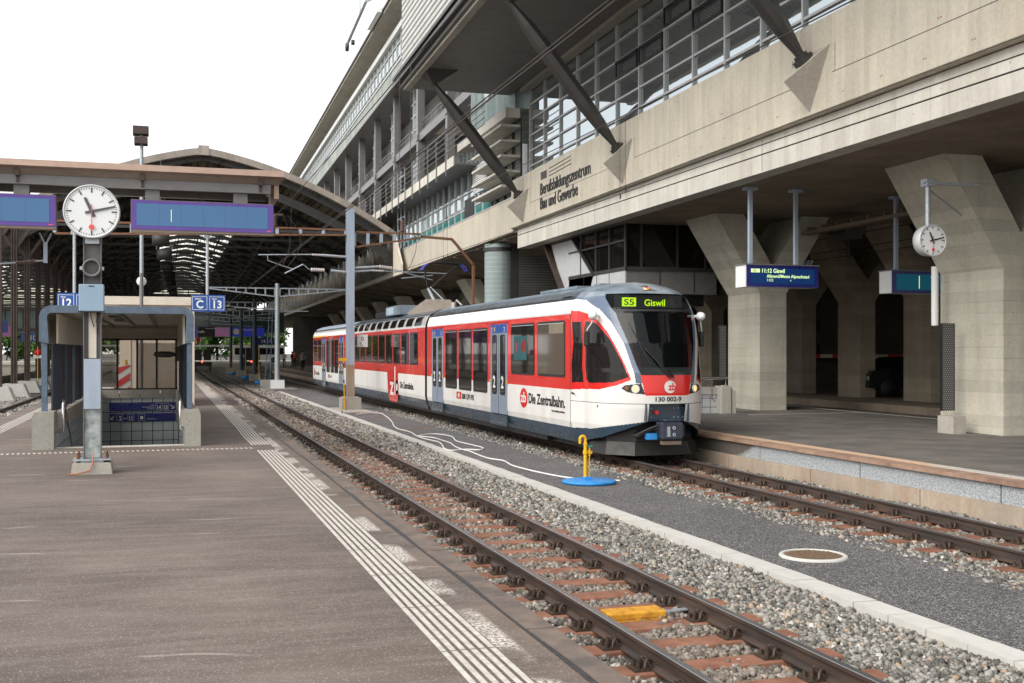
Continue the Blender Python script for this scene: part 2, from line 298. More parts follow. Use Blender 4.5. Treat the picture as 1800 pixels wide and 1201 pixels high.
# ---------------------------------------------------------------- geometry helpers
CB, SB = math.cos(math.atan(608/1950)-math.atan(570/1950)), math.sin(math.atan(608/1950)-math.atan(570/1950))
def BF(p): return (p[0]*CB+p[1]*SB, -p[0]*SB+p[1]*CB, p[2])      # building frame -> world
def ID(p): return tuple(p)
class MB:
    def __init__(s, f=ID): s.v = []; s.f = []; s.mi = []; s.sm = []; s.fr = f; s.cur = 0; s.smooth = False
    def m(s, i): s.cur = i; return s
    def add(s, vs, fs, smooth=None):
        b = len(s.v); s.v += [s.fr(p) for p in vs]
        for f in fs: s.f.append([b+i for i in f]); s.mi.append(s.cur); s.sm.append(s.smooth if smooth is None else smooth)
        return s
    def box(s, x0, x1, y0, y1, z0, z1):
        x0, x1 = min(x0, x1), max(x0, x1); y0, y1 = min(y0, y1), max(y0, y1); z0, z1 = min(z0, z1), max(z0, z1)
        return s.add([(x0, y0, z0), (x1, y0, z0), (x1, y1, z0), (x0, y1, z0), (x0, y0, z1), (x1, y0, z1), (x1, y1, z1), (x0, y1, z1)],
              [(0, 3, 2, 1), (4, 5, 6, 7), (0, 1, 5, 4), (1, 2, 6, 5), (2, 3, 7, 6), (3, 0, 4, 7)])
    def bar(s, a, b, w, h=None, up=(0, 0, 1)):
        h = h or w; a = Vector(a); b = Vector(b); d = (b-a).normalized(); u = Vector(up)
        if abs(d.dot(u)) > .98: u = Vector((1, 0, 0))
        r = d.cross(u).normalized(); u = r.cross(d)
        vs = [tuple(p+r*sx*w/2+u*sy*h/2) for p in (a, b) for sx, sy in ((-1, -1), (1, -1), (1, 1), (-1, 1))]
        return s.add(vs, [(0, 1, 2, 3)[::-1], (4, 5, 6, 7), (0, 1, 5, 4), (1, 2, 6, 5), (2, 3, 7, 6), (3, 0, 4, 7)])
    def tube(s, pts, r, n=8, cap=True):
        pts = [Vector(p) for p in pts]; rs = r if hasattr(r, '__len__') else [r]*len(pts)
        vs = []; fs = []; u = None
        for i, p in enumerate(pts):
            d = (pts[min(i+1, len(pts)-1)]-pts[max(i-1, 0)]).normalized()
            if u is None:
                u = Vector((0, 0, 1)) if abs(d.z) < .9 else Vector((1, 0, 0))
            u = (u-d*u.dot(d)).normalized(); w_ = d.cross(u)
            for k in range(n):
                a = 2*math.pi*k/n; vs.append(tuple(p+(u*math.cos(a)+w_*math.sin(a))*rs[i]))
        for i in range(len(pts)-1):
            for k in range(n): fs.append((i*n+k, i*n+(k+1) % n, (i+1)*n+(k+1) % n, (i+1)*n+k))
        s.add(vs, fs, True)
        if cap and n > 2:
            s.add([vs[k] for k in range(n)], [tuple(range(n))[::-1]], False); s.add([vs[(len(pts)-1)*n+k] for k in range(n)], [tuple(range(n))], False)
        return s
    def cyl(s, c, r, h, axis='z', n=20, r2=None):
        c = Vector(c); d = {'x': Vector((1, 0, 0)), 'y': Vector((0, 1, 0)), 'z': Vector((0, 0, 1))}[axis]
        return s.tube([c, c+d*h], [r, r if r2 is None else r2], n)
    def prism(s, poly, a0, a1, axis='y'):
        """poly in the plane across axis, extruded a0..a1. axis y: poly=(x,z); x: poly=(y,z); z: poly=(x,y)"""
        n = len(poly); mk = {'y': lambda p, a: (p[0], a, p[1]), 'x': lambda p, a: (a, p[0], p[1]), 'z': lambda p, a: (p[0], p[1], a)}[axis]
        vs = [mk(p, a0) for p in poly]+[mk(p, a1) for p in poly]
        return s.add(vs, [tuple(range(n)), tuple(range(2*n-1, n-1, -1))]+[(i, n+i, n+(i+1) % n, (i+1) % n) for i in range(n)])
    def quad(s, *ps): return s.add(list(ps), [tuple(range(len(ps)))])
    def lathe(s, prof, c, n=24, axis='z'):
        vs = []; fs = []
        for r, h in prof:
            for k in range(n):
                a = 2*math.pi*k/n; x, y = r*math.cos(a), r*math.sin(a)
                vs.append({'z': (c[0]+x, c[1]+y, c[2]+h), 'y': (c[0]+x, c[1]+h, c[2]+y), 'x': (c[0]+h, c[1]+x, c[2]+y)}[axis])
        for i in range(len(prof)-1):
            for k in range(n): fs.append((i*n+k, i*n+(k+1) % n, (i+1)*n+(k+1) % n, (i+1)*n+k))
        return s.add(vs, fs, True)
    def build(s, name, mats, parent=None, loc=None):
        if not isinstance(mats, (list, tuple)): mats = [mats]
        base = Vector((0, 0, 0)); wl = Vector((0, 0, 0))
        if parent is not None: base = root_loc(parent)
        if loc is not None: wl = Vector(loc)
        off = wl if parent is None else base
        me = bpy.data.meshes.new(name); o_ = tuple(off)
        me.from_pydata([(p[0]-o_[0], p[1]-o_[1], p[2]-o_[2]) for p in s.v], [], s.f)
        for mm in mats: me.materials.append(MT[mm] if isinstance(mm, str) else mm)
        me.polygons.foreach_set('material_index', s.mi); me.polygons.foreach_set('use_smooth', s.sm)
        bm = bmesh.new(); bm.from_mesh(me); bmesh.ops.recalc_face_normals(bm, faces=bm.faces); bm.to_mesh(me); bm.free(); me.update()
        o = bpy.data.objects.new(name, me); COL.objects.link(o)
        if parent is not None: o.parent = parent
        else: o.location = wl
        return o
def root_loc(o):
    while o.parent: o = o.parent
    return Vector(o.location)
def tag(o, label=None, cat=None, group=None, kind=None):
    if label: o['label'] = label
    if cat: o['category'] = cat
    if group: o['group'] = group
    if kind: o['kind'] = kind
    return o
def thing(name, label, cat, loc=(0, 0, 0), group=None):
    o = bpy.data.objects.new(name, None); COL.objects.link(o); o.location = loc; o.empty_display_size = .3
    return tag(o, label, cat, group)
def dup(root, loc, label=None, group=None):
    r = root.copy(); COL.objects.link(r); r.location = loc
    if label: r['label'] = label
    if group: r['group'] = group
    for ch in list(root.children):
        c = ch.copy(); COL.objects.link(c); c.parent = r
        for g in list(ch.children):
            d = g.copy(); COL.objects.link(d); d.parent = c
    return r
FACE = {'cam': Matrix(((1, 0, 0), (0, 0, -1), (0, 1, 0))),           # reads along +X, faces -Y
        'left': Matrix(((0, 0, -1), (-1, 0, 0), (0, 1, 0)))}          # reads along -Y, faces -X
def text(st, size, at, face, m, parent, name='lettering', xs=1., bold=0., ext=.002, align='LEFT', fr=ID, skew=0., wid=None):
    c = bpy.data.curves.new('t', 'FONT'); c.body = st; c.size = size; c.extrude = ext; c.offset = bold; c.align_x = align; c.resolution_u = 3; c.space_line = .95
    o = bpy.data.objects.new('t', c); COL.objects.link(o); dg = bpy.context.evaluated_depsgraph_get()
    me = bpy.data.meshes.new_from_object(o.evaluated_get(dg)); bpy.data.objects.remove(o); bpy.data.curves.remove(c)
    mb = MB(fr); M3 = FACE[face]; at = Vector(at)
    if wid: xs_ = [v.co.x for v in me.vertices]; xs = wid/(max(xs_)-min(xs_))
    vs = [tuple(at+M3 @ Vector((v.co.x*xs+skew*v.co.y, v.co.y, v.co.z))) for v in me.vertices]
    mb.add(vs, [tuple(p.vertices) for p in me.polygons]); bpy.data.meshes.remove(me)
    return mb.build(name, m, parent)
# ================================================================ GROUND
def struct(name, mb, m, loc=(0, 0, 0)): return tag(mb.build(name, m, None, loc), kind='structure')
g = MB()
for a in ((-400, -2.0, -30, 900), (.34, 400, -30, 900), (-2.0, .34, -30, 22.5), (-2.0, .34, 35.2, 900)): g.quad((a[0], a[2], -.6), (a[1], a[2], -.6), (a[1], a[3], -.6), (a[0], a[3], -.6))
struct('ground', g, 'bed')
struct('trackbed', MB().box(2.0, 11.2, -4, 200, -.7, -.545).box(-11.4, -3.6, -4, 200, -.7, -.53), 'bed')
# left platform with the stairwell left open
PL = [(-4.3, 2.25, -4, 22.55), (-4.3, -2.0, 22.55, 35.2), (.34, 2.25, 22.55, 35.2), (-4.3, 2.25, 35.2, 133)]
g = MB()
for x0, x1, y0, y1 in PL: g.box(x0, x1, y0, y1, -.5, 0)
struct('platform', g, 'asphalt')
g = MB(); rr = random.Random(3)
for k in range(140):
    y0 = -4+k*1.0; g.box(2.262, 2.475+rr.uniform(-.006, .006), y0, y0+.99, -.56, -.004+rr.uniform(-.004, .002))
struct('platform_edge', g, 'edge')
g = MB()
for k in range(260):      # uneven tarred joint in front of the edge slabs
    y0 = -4+k*.5; y1 = y0+.5; a = math.sin(k*12.9)*.012; b = math.sin((k+1)*12.9)*.012
    g.quad((2.24+a, y0, .004), (2.275+a*.4+.012*math.sin(k*5.1), y0, .004), (2.275+b*.4+.012*math.sin(k*5.1+5.1), y1, .004), (2.24+b, y1, .004))
struct('tarred_joint', g, 'crack')
# guide lines for the blind
g = MB()
def strip(x0, x1, y0, y1, z=.005): g.quad((x0, y0, z), (x1, y0, z), (x1, y1, z), (x0, y1, z))
def wob(y): return .03*math.exp(-((y-24.5)/1.6)**2)
ys = [-3+1.2*k for k in range(112)]
for y0 in ys:
    for k in range(6):
        x = 1.60+k*.0615
        if 21.45 < y0+.6 < 21.75: continue
        y1 = y0+1.185
        g.quad((x-wob(y0), y0, .005), (x+.037-wob(y0), y0, .005), (x+.037-wob(y1), y1, .005), (x-wob(y1), y1, .005))
x = -4.2
while x < 1.56:
    g.quad((x, 21.38, .005), (x+.045, 21.38, .005), (x+.02, 21.62, .005), (x-.025, 21.62, .005)); x += .088
y = 20.
while y < 70:
    for k in range(5): strip(-3.86+k*.075, -3.86+k*.075+.04, y, y+1.15)
    y += 1.2
struct('guide_marking', g, 'paint')
# gravel walkway between the tracks + pale kerb
struct('gravel_path', MB().box(6.24, 8.15, -4, 67, -.6, -.475).box(5.3, 8.15, 67.3, 133, -.6, -.475), 'gravel')
g = MB(); rr = random.Random(5); y = 2.2
while y < 64:
    j = rr.uniform(-.006, .006); g.box(5.985+j, 6.24+j, y, y+.49, -.6, -.452+rr.uniform(-.004, .004)); y += .503
struct('kerb', g, 'kerb')
struct('concrete_slab', MB().box(6.2, 7.5, 41.5, 45.2, -.5, -.462).box(5.5, 7.6, 67.8, 71.5, -.5, -.455), 'conc')
# right platform, its wall and the road behind
g = MB()
for a in ((11.4, 15.2, 10.5, 133), (15.2, 19.2, 28.0+6.6, 133), (15.2, 16.15, 10.5, 28.0), (16.15, 19.2, 10.5, 34.6)): g.box(a[0], a[1], a[2], a[3], -.5, .08)
g.box(15.2, 16.15, 28.0, 34.6, -.5, -.4)
struct('platform', g, 'road')
struct('road', MB().box(19.2, 21.1, 6, 133, -.5, -.03), 'road')
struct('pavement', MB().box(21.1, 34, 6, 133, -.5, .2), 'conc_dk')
struct('road_line', MB().box(19.0, 19.12, 10.5, 133, .08, .084).box(15.3, 18.99, 27.2, 27.3, .08, .084), 'paint')
g = MB(); y = 9.3; k = 0
while y < 120:
    g.box(10.92, 11.2, y, y+3.2, -.25, .015); y += 3.23
gw = MB(); y = 8.2
while y < 120: gw.box(10.86, 11.3, y, y+2.955, -.75, -.252); y += 2.98
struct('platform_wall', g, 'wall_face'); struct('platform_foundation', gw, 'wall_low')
struct('platform_edge', MB().box(10.86, 11.18, 8.2, 120, .018, .078), 'rustband')
struct('platform_edge', MB().box(11.18, 11.42, 8.2, 14.4, .02, .082), 'paint')
struct('platform_edge', MB().box(11.18, 11.42, 14.4, 120, .02, .082), 'tact_or')
# far left platform
struct('platform', MB().box(-19, -11.4, 20, 133, -.6, 0), 'conc')
struct('concourse_floor', MB().box(-40, 34, 133, 215, -.6, .06), 'conc')

# ================================================================ TRACKS
RP = [(-.0625, 0), (.0625, 0), (.0625, .012), (.012, .028), (.009, .108), (.0325, .118), (.0325, .146), (.026, .15), (-.026, .15), (-.0325, .146), (-.0325, .118), (-.009, .108), (-.012, .028), (-.0625, .012)]
def rail(x, y0, y1, label, z=-.5):
    g = MB().prism([(x+a, z+b) for a, b in RP], y0, y1, 'y'); tag(g.build('rail', 'rail', None, (x, y0, z)), label, 'rail')
T13 = (3.455, 4.52); T14 = (8.945, 10.01); T12 = (-5.93, -4.87)
rail(T13[0], 3, 133, 'dark running rail beside the guide lines, the nearest one to the left platform edge')
rail(T13[1], 3, 133, 'shiny running rail of the near track on the side of the pale kerb')
rail(T14[0], 8, 133, 'running rail of the train\'s track on the side of the gravel walkway')
rail(T14[1], 8, 133, 'running rail close below the wall of the right platform')
rail(T12[0], 20, 133, 'running rail in the bright ballast left of the stair shelter, the farther one')
rail(T12[1], 20, 133, 'running rail left of the stair shelter, tucked under the platform edge')
rail(-8.2, 40, 133, 'running rail in the dark bed below the far left platform'); rail(-9.26, 40, 133, 'running rail against the edge of the far left platform')

def sleeper_proto(cx, y, label, group):
    t = thing('sleeper', label, 'sleeper', (cx, y, -.56), group)
    g = MB(); hw = .125; pr = [(-hw-.015, -.03), (-hw, .048), (-hw+.02, .058), (hw-.02, .058), (hw, .048), (hw+.015, -.03)]
    g.prism([(y+a, -.56+b) for a, b in pr], cx-1.0, cx+1.0, 'x')
    g.build('steel_trough', 'sleeper', t)
    return t
def clip_mesh(x, y, s):
    """one rail fastening standing on the sleeper beside the rail; s=-1 left of it, +1 right"""
    g = MB(); z = -.502; xx = x+s*.13
    g.box(xx-.07, xx+.075, y-.085, y+.085, z, z+.016)
    g.box(xx-s*.055-.012, xx-s*.055+.012, y-.075, y+.075, z+.016, z+.05)
    for dy, r in ((0., .02), (-.05, .018), (.045, .018)):
        dx = 0. if dy == 0 else s*.03
        g.cyl((xx+dx, y+dy, z+.016), r*1.25, .008, n=8); g.cyl((xx+dx, y+dy, z+.022), r, .028+(.03 if dy == 0 else 0), n=6); g.cyl((xx+dx, y+dy, z+.05), r*.5, .04 if dy == 0 else .01, n=6)
    for dy in (-.055, .055):
        g.tube([(xx-s*.01, y+dy-.02, z+.02), (xx-s*.015, y+dy-.02, z+.06), (xx-s*.05, y+dy*.8, z+.078), (xx-s*.085, y+dy*.6, z+.062), (xx-s*.09, y+dy*.5, z+.04)], .011, 6)
    return g
def dress(t, rails, y):
    for x in rails:
        for s in (-1, 1):
            g = clip_mesh(x, y, s); g.build('rail_clip', 'clip', t)
def lay(rails, y0, step, n, nd, lab, grp):
    cx = sum(rails)/2
    dressed = sleeper_proto(cx, y0, lab, grp); plain = None
    dress(dressed, rails, y0)
    for k in range(1, n):
        y = y0+k*step
        if k < nd: dup(dressed, (cx, y, -.56))
        else:
            if plain is None: plain = sleeper_proto(cx, y, lab, grp)
            else: dup(plain, (cx, y, -.56))
lay(T13, 6.3, .61, 64, 60, 'rust red steel sleeper under the rails of the near track', 'sleepers of the near track')
lay(T14, 9.21, .61, 48, 34, 'rusty steel sleeper under the rails of the train\'s track', 'sleepers of the train track')
lay(T12, 27.0, .61, 50, 30, 'rusty sleeper under the rails left of the stair shelter', 'sleepers of the left track')

def stones(name, regions, label):
    V = []; F = []; C = []; nb = 0
    cube = np.array([(-1, -1, -1), (1, -1, -1), (1, 1, -1), (-1, 1, -1), (-1, -1, 1), (1, -1, 1), (1, 1, 1), (-1, 1, 1)], float)*.5
    tri = np.array([(0, 2, 1), (0, 3, 2), (4, 5, 6), (4, 6, 7), (0, 1, 5), (0, 5, 4), (1, 2, 6), (1, 6, 5), (2, 3, 7), (2, 7, 6), (3, 0, 4), (3, 4, 7)])
    for (x0, x1, y0, y1, dens, size, ztop, rails, sl) in regions:
        n = int((x1-x0)*(y1-y0)*dens); x = rng.uniform(x0, x1, n); y = rng.uniform(y0, y1, n)
        keep = np.ones(n, bool)
        if rails:
            for r in rails: keep &= np.abs(x-r) > .085
        if sl:      # (first sleeper, step): clear of the steel tops between the sleeper ends
            cx = sum(rails)/2; ph = np.abs(((y-sl[0]+sl[1]/2) % sl[1])-sl[1]/2); on = (ph < .148) & (np.abs(x-cx) < 1.0); keep &= ~(on & (rng.random(n) > .05))
            for r in rails: keep &= ~((ph < .16) & (np.abs(x-r) < .26))
        x = x[keep]; y = y[keep]; n = len(x)
        sc = size*rng.uniform(.55, 1.25, (n, 1, 1))*rng.uniform(.6, 1.15, (n, 1, 3))
        p = cube[None]*sc*(1+rng.uniform(-.34, .34, (n, 8, 3)))
        q = rng.normal(size=(n, 4)); q /= np.linalg.norm(q, axis=1)[:, None]; a, b, c, d = q.T
        M = np.array([[1-2*(c*c+d*d), 2*(b*c-a*d), 2*(b*d+a*c)], [2*(b*c+a*d), 1-2*(b*b+d*d), 2*(c*d-a*b)], [2*(b*d-a*c), 2*(c*d+a*b), 1-2*(b*b+c*c)]]).transpose(2, 0, 1)
        p = np.einsum('nij,nkj->nki', M, p)
        z = ztop+rng.uniform(-.055, .0, n)+.018*np.sin(x*5.1+y*1.7)*np.cos(y*3.3)
        p += np.stack([x, y, z], 1)[:, None]
        V.append(p.reshape(-1, 3)); F.append((tri[None]+(np.arange(n)*8)[:, None, None]+nb).reshape(-1, 3)); C.append(np.repeat(rng.random(n), 8)); nb += n*8
    V = np.concatenate(V); F = np.concatenate(F); C = np.concatenate(C)
    me = bpy.data.meshes.new(name); me.vertices.add(len(V)); me.vertices.foreach_set('co', V.ravel()); me.loops.add(F.size); me.loops.foreach_set('vertex_index', F.ravel())
    me.polygons.add(len(F)); me.polygons.foreach_set('loop_start', np.arange(len(F))*3); me.polygons.foreach_set('loop_total', np.full(len(F), 3))
    me.update(calc_edges=True); at = me.attributes.new('tone', 'FLOAT', 'POINT'); at.data.foreach_set('value', C.astype(np.float32))
    me.materials.append(MT['stone']); o = bpy.data.objects.new(name, me); COL.objects.link(o)
    return tag(o, label, 'ballast', kind='stuff')
stones('ballast', [(2.49, 5.98, 5.5, 14, 1750, .04, -.513, T13, (6.3, .61)), (2.49, 5.98, 14, 26, 820, .052, -.512, T13, (6.3, .61)), (2.49, 5.98, 26, 48, 330, .075, -.5, T13, (6.3, .61)), (2.49, 5.98, 48, 80, 90, .11, -.5, T13, None)], 'grey crushed stone ballast around the near track')
stones('ballast', [(8.1, 10.85, 7.5, 24, 780, .048, -.512, T14, (9.21, .61)), (7.85, 8.25, 7.5, 40, 520, .045, -.475, (), None), (8.1, 10.85, 24, 45, 250, .075, -.51, T14, None)], 'grey crushed stone ballast around the track of the train')
stones('ballast', [(-8.0, -4.35, 24, 60, 190, .085, -.5, T12, (27.0, .61))], 'bright crushed stone ballast left of the stair shelter')

# rail joints bond, balise
t = thing('track_magnet', 'dirty orange plastic box lying between two sleepers inside the near track', 'track box', (3.95, 9.02, -.5))
g = MB(); g.box(3.66, 4.2, 8.9, 9.13, -.5, -.44); g.build('lid', 'orange', t)
g = MB(); g.box(3.68, 4.18, 8.89, 9.14, -.54, -.5).box(3.9, 3.96, 8.893, 8.9, -.5, -.475); g.build('housing', 'orange', t)
MB().bar((4.2, 9.04, -.485), (4.45, 9.02, -.47), .06, .012).box(4.19, 4.26, 8.96, 9.1, -.5, -.47).build('bracket', 'galv', t)
for nm, m in (('lid', 'orange'),):
    o = [c for c in t.children if c.name.startswith('lid')][0]; b = o.modifiers.new('bevel', 'BEVEL'); b.width = .012; b.segments = 2

# ================================================================ WALKWAY THINGS
t = thing('water_hydrant', 'yellow swan neck standpipe on a bright blue round cover', 'standpipe', (7.07, 18.14, -.475))
g = MB().lathe([(0, .005), (.46, .005), (.475, .02), (.475, .045), (.46, .055), (0, .055)], (7.07, 18.14, -.475), 40); g.build('round_cover', 'plastic_blue', t)
MB().box(6.97, 7.1, 18.09, 18.2, -.42, -.36).build('foot', 'plastic_blue', t)
g = MB(); c = (7.0, 18.14); g.tube([(c[0], c[1], -.37), (c[0], c[1], .24)], .032, 12)
g.tube([(c[0], c[1], .24)]+[(c[0]-.05+.05*math.cos(a), c[1], .3+.05*math.sin(a)) for a in [R(v) for v in range(0, 181, 20)]]+[(c[0]-.1, c[1], .22)], .026, 12)
g.cyl((c[0], c[1], .04), .045, .05, n=12); g.cyl((c[0], c[1], .2), .04, .03, n=12); g.build('standpipe', 'yellow', t)
g = MB(); g.tube([(c[0]+.075, c[1], -.37), (c[0]+.075, c[1], .16)], .012, 8).box(c[0]-.01, c[0]+.12, c[1]-.02, c[1]+.02, .04, .09); g.cyl((c[0]+.075, c[1], .0), .022, .12, n=8); g.build('valve_rod', 'yellow', t)
MB().box(c[0]-.01, c[0]+.13, c[1]-.02, c[1]+.02, .165, .185).build('handle', mat('green_paint', (.0, .3, .18), .4), t)
# hose (measured path on the gravel)
hose = [(1090, 845), (1040, 843), (1000, 840), (960, 833), (925, 825), (900, 818), (885, 810), (860, 806), (842, 800), (825, 793), (812, 790), (800, 785), (792, 779), (780, 775), (764, 770), (748, 768), (736, 766), (757, 763), (777, 764), (795, 768), (802, 775), (820, 780), (848, 787), (843, 791), (820, 790), (795, 792), (782, 789), (777, 782), (770, 777), (745, 771), (732, 766), (720, 759), (700, 754), (692, 748), (690, 743), (684, 736), (676, 730), (671, 727), (655, 726), (635, 728), (627, 729), (640, 726), (668, 724)]
th = math.atan(608/1950); pts = []
for px, py in hose:
    r = (px-900)/1950; Z = 1950*(1.84+.455)/(py-617); pts.append((r*Z*math.cos(th)+Z*math.sin(th), Z*math.cos(th)-r*Z*math.sin(th), -.455))
sm = []
for i in range(len(pts)-1):
    p0, p1, p2, p3 = [Vector(pts[max(0, min(len(pts)-1, i+j))]) for j in (-1, 0, 1, 2)]
    for q in range(5):
        u = q/5; sm.append(.5*((2*p1)+(-p0+p2)*u+(2*p0-5*p1+4*p2-p3)*u*u+(-p0+3*p1-3*p2+p3)*u**3))
tag(MB().tube(sm, .016, 7).build('hose', 'hose', None, tuple(sm[0])), 'white hose lying in loops on the dark gravel behind the yellow standpipe', 'hose')
t = thing('manhole_cover', 'round rusty manhole cover in a pale concrete ring on the dark gravel', 'manhole cover', (6.96, 10.92, -.475))
MB().lathe([(.325, -.02), (.325, .022), (.335, .028), (.37, .024), (.38, .01), (.38, -.02)], (6.96, 10.92, -.475), 48).build('concrete_ring', 'kerb', t)
g = MB().lathe([(0, .014), (.323, .014)], (6.96, 10.92, -.475), 40)
for k in range(-8, 9):
    for j in range(-8, 9):
        x, y = k*.038, j*.038
        if x*x+y*y < .088: g.box(6.96+x-.013, 6.96+x+.013, 10.92+y-.012, 10.92+y+.012, -.462, -.452)
g.build('grid_lid', mat('brown_cast_iron', (.2, .135, .085), .7, .2, .3, 20), t)
for (x, y, lab) in ((7.7, 33.2, 'narrow rusty grate in the gravel just before the kneed hose'), (6.95, 32.0, 'orange rusty cover strip in the gravel beside the hose end'), (7.3, 38.5, 'thin red brown strip in the gravel close to the blue mast block')):
    tag(MB().box(x-.35, x+.35, y-.12, y+.12, -.49, -.468).build('cover_strip', 'rust', None, (x, y, -.475)), lab, 'cover')
# ================================================================ CLOCK POST ON THE LEFT PLATFORM
def hbeam(g, x, y, z0, z1, w, d, tf=.014, tw=.01, web='x'):
    """H section; web='x' : web faces the camera between two side flanges"""
    if web == 'x': g.box(x-w/2, x-w/2+tf, y-d/2, y+d/2, z0, z1); g.box(x+w/2-tf, x+w/2, y-d/2, y+d/2, z0, z1); g.box(x-w/2+tf, x+w/2-tf, y-tw/2, y+tw/2, z0, z1)
    else: g.box(x-w/2, x+w/2, y-d/2, y-d/2+tf, z0, z1); g.box(x-w/2, x+w/2, y+d/2-tf, y+d/2, z0, z1); g.box(x-tw/2, x+tw/2, y-d/2+tf, y+d/2-tf, z0, z1)
    return g
def clock_dial(cx, cy, cz, r, parent, face=-1, depth=.2, rim='alu'):
    g = MB().lathe([(r*.9, depth*.9), (r*.98, depth*.85), (r*1.03, depth*.3), (r*1.03, -.005), (r*1.0, -.02), (r*.97, -.012), (r*.97, .0)], (cx, cy, cz), 56, 'y'); g.build('case', rim, parent)
    dl = MB().lathe([(0, .0), (r*.975, .0)], (cx, cy, cz), 56, 'y').build('dial', 'white', parent)
    g = MB()
    for k in range(60):
        a = R(6*k); big = k % 5 == 0; l = .2 if big else .06; wd = .055 if big else .022; r0 = .92
        p = Vector((math.sin(a), 0, math.cos(a))); q = Vector((math.cos(a), 0, -math.sin(a)))
        c0 = Vector((cx, cy-.006, cz)); A = c0+p*r*(r0-l); B = c0+p*r*r0
        g.quad(*[tuple(v) for v in (A-q*wd*r/2, A+q*wd*r/2, B+q*wd*r/2, B-q*wd*r/2)])
    g.build('minute_marks', 'black' if parent.get('darkmarks') else 'markdk', dl)
    def hand(nm, ang, l0, l1, w0, w1, m, dy, disc=None):
        a = R(ang); p = Vector((math.sin(a), 0, math.cos(a))); q = Vector((math.cos(a), 0, -math.sin(a))); c0 = Vector((cx, cy-dy, cz)); h = MB()
        A = c0-p*r*l0; B = c0+p*r*l1; vs = [A-q*w0*r/2, A+q*w0*r/2, B+q*w1*r/2, B-q*w1*r/2]; vs += [v+Vector((0, .003, 0)) for v in vs]
        h.add([tuple(v) for v in vs], [(0, 1, 2, 3), (7, 6, 5, 4), (0, 4, 5, 1), (1, 5, 6, 2), (2, 6, 7, 3), (3, 7, 4, 0)])
        if disc: c1 = c0+p*r*disc; h.cyl((c1.x, c1.y-.001, c1.z), r*.1, .004, 'y', 24)
        h.build(nm, m, parent)
    dk = 'black' if parent.get('darkmarks') else 'markdk'
    hand('hour_hand', 335, .22, .58, .13, .1, dk, .012); hand('minute_hand', 76, .24, .88, .1, .07, dk, .018)
    hand('second_hand', 180, .28, .62, .028, .028, 'redsoft' if dk == 'markdk' else 'red', .024, .6)
PX, PY = -1.06, 17.9
t = thing('clock_post', 'tall steel H post on a small concrete block, carrying the large station clock', 'post', (PX, PY, 0))
g = MB(); g.prism([(PX-.29, 0), (PX+.29, 0), (PX+.27, .15), (PX+.25, .165), (PX-.25, .165), (PX-.27, .15)], PY-.28, PY+.28, 'y'); g.build('concrete_block', 'conc', t)
g = MB(); hbeam(g, PX, PY, .22, 3.75, .255, .2); g.build('h_column', 'steel_mid', t)
g = MB().box(PX-.27, PX+.27, PY-.2, PY+.2, .2, .222).box(PX-.16, PX+.16, PY-.15, PY+.15, .165, .2); g.build('base_plate', 'galv', t)
for sx in (-.2, .2):
    for sy in (-.13, .13): MB().cyl((PX+sx, PY+sy, .2), .012, .12, n=8).cyl((PX+sx, PY+sy, .225), .026, .03, n=6).cyl((PX+sx, PY+sy, .28), .02, .02, n=6).build('anchor_bolt', 'rust', t)
MB().box(PX-.11, PX+.11, PY-.05, PY-.03, .23, .98).build('lower_web_cover', mat('flaking_zinc', (.36, .42, .42), .5, .4, .4, 9, col2=(.6, .64, .63)), t)
MB().box(PX-.118, PX+.118, PY-.118, PY-.102, .97, 1.72).build('cover_panel', 'zinc_blue', t)
MB().box(PX-.055, PX+.055, PY-.045, PY-.03, 1.73, 2.45).build('cable_cover', 'offwhite', t)
g = MB().tube([(PX+.02, PY-.11, .34), (PX+.02, PY-.2, .26), (PX+.02, PY-.3, .17), (PX-.02, PY-.31, .06), (PX-.2, PY-.32, .02), (PX-.34, PY-.33, .012)], .009, 7); g.build('earth_cable', mat('copper_cable', (.45, .14, .06), .5), t)
MB().tube([(PX+.09, PY-.06, 2.45), (PX+.06, PY-.08, 2.3), (PX+.07, PY-.06, 2.1)], .008, 6).tube([(PX-.03, PY-.06, 2.5), (PX-.02, PY-.08, 2.36), (PX+.02, PY-.05, 2.2)], .006, 6).build('loose_cable', 'black', t)
bx = thing('junction_box', 'pale blue steel box with dark specks, fixed to the clock post below its loudspeaker', 'box', (PX, PY-.2, 2.43))
g = MB().box(PX-.175, PX+.175, PY-.32, PY-.12, 2.43, 2.83); o = g.build('body', mat('pale_blue_enamel', (.27, .39, .5), .4, 0, .06), bx); b = o.modifiers.new('bevel', 'BEVEL'); b.width = .01; b.segments = 2
g = MB()
for k in range(40):
    x, z = rr.uniform(-.16, .16), rr.uniform(.03, .37); g.cyl((PX+x, PY-.3215, 2.43+z), .0022, .001, 'y', 6)
g.build('specks', 'black', bx)
MB().box(PX-.04, PX+.04, PY-.324, PY-.32, 2.795, 2.81).build('vent_slot', 'black', bx)
MB().box(PX-.18, PX+.18, PY-.325, PY-.115, 2.415, 2.43).build('bottom_rim', 'black', bx)
sp = thing('loudspeaker', 'round grey horn loudspeaker clamped to the clock post under the dial', 'loudspeaker', (PX, PY-.16, 3.07))
g = MB().lathe([(.1, .16), (.13, .12), (.138, .02), (.13, -.04), (.118, -.045), (.105, -.03), (.098, .0)], (PX, PY-.22, 3.08), 36, 'y'); g.build('horn', mat('grey_plastic', (.16, .155, .155), .5), sp)
MB().lathe([(0, .0), (.1, .0)], (PX, PY-.215, 3.08), 30, 'y').build('grille', mat('dark_grille', (.075, .07, .07), .8), sp)
MB().box(PX-.17, PX-.125, PY-.2, PY-.15, 3.05, 3.1).box(PX+.125, PX+.17, PY-.2, PY-.15, 3.05, 3.1).build('bracket', 'galv', sp)
ck = thing('station_clock', 'large round station clock on top of the H post, red second hand pointing down', 'clock', (PX, PY-.15, 3.9))
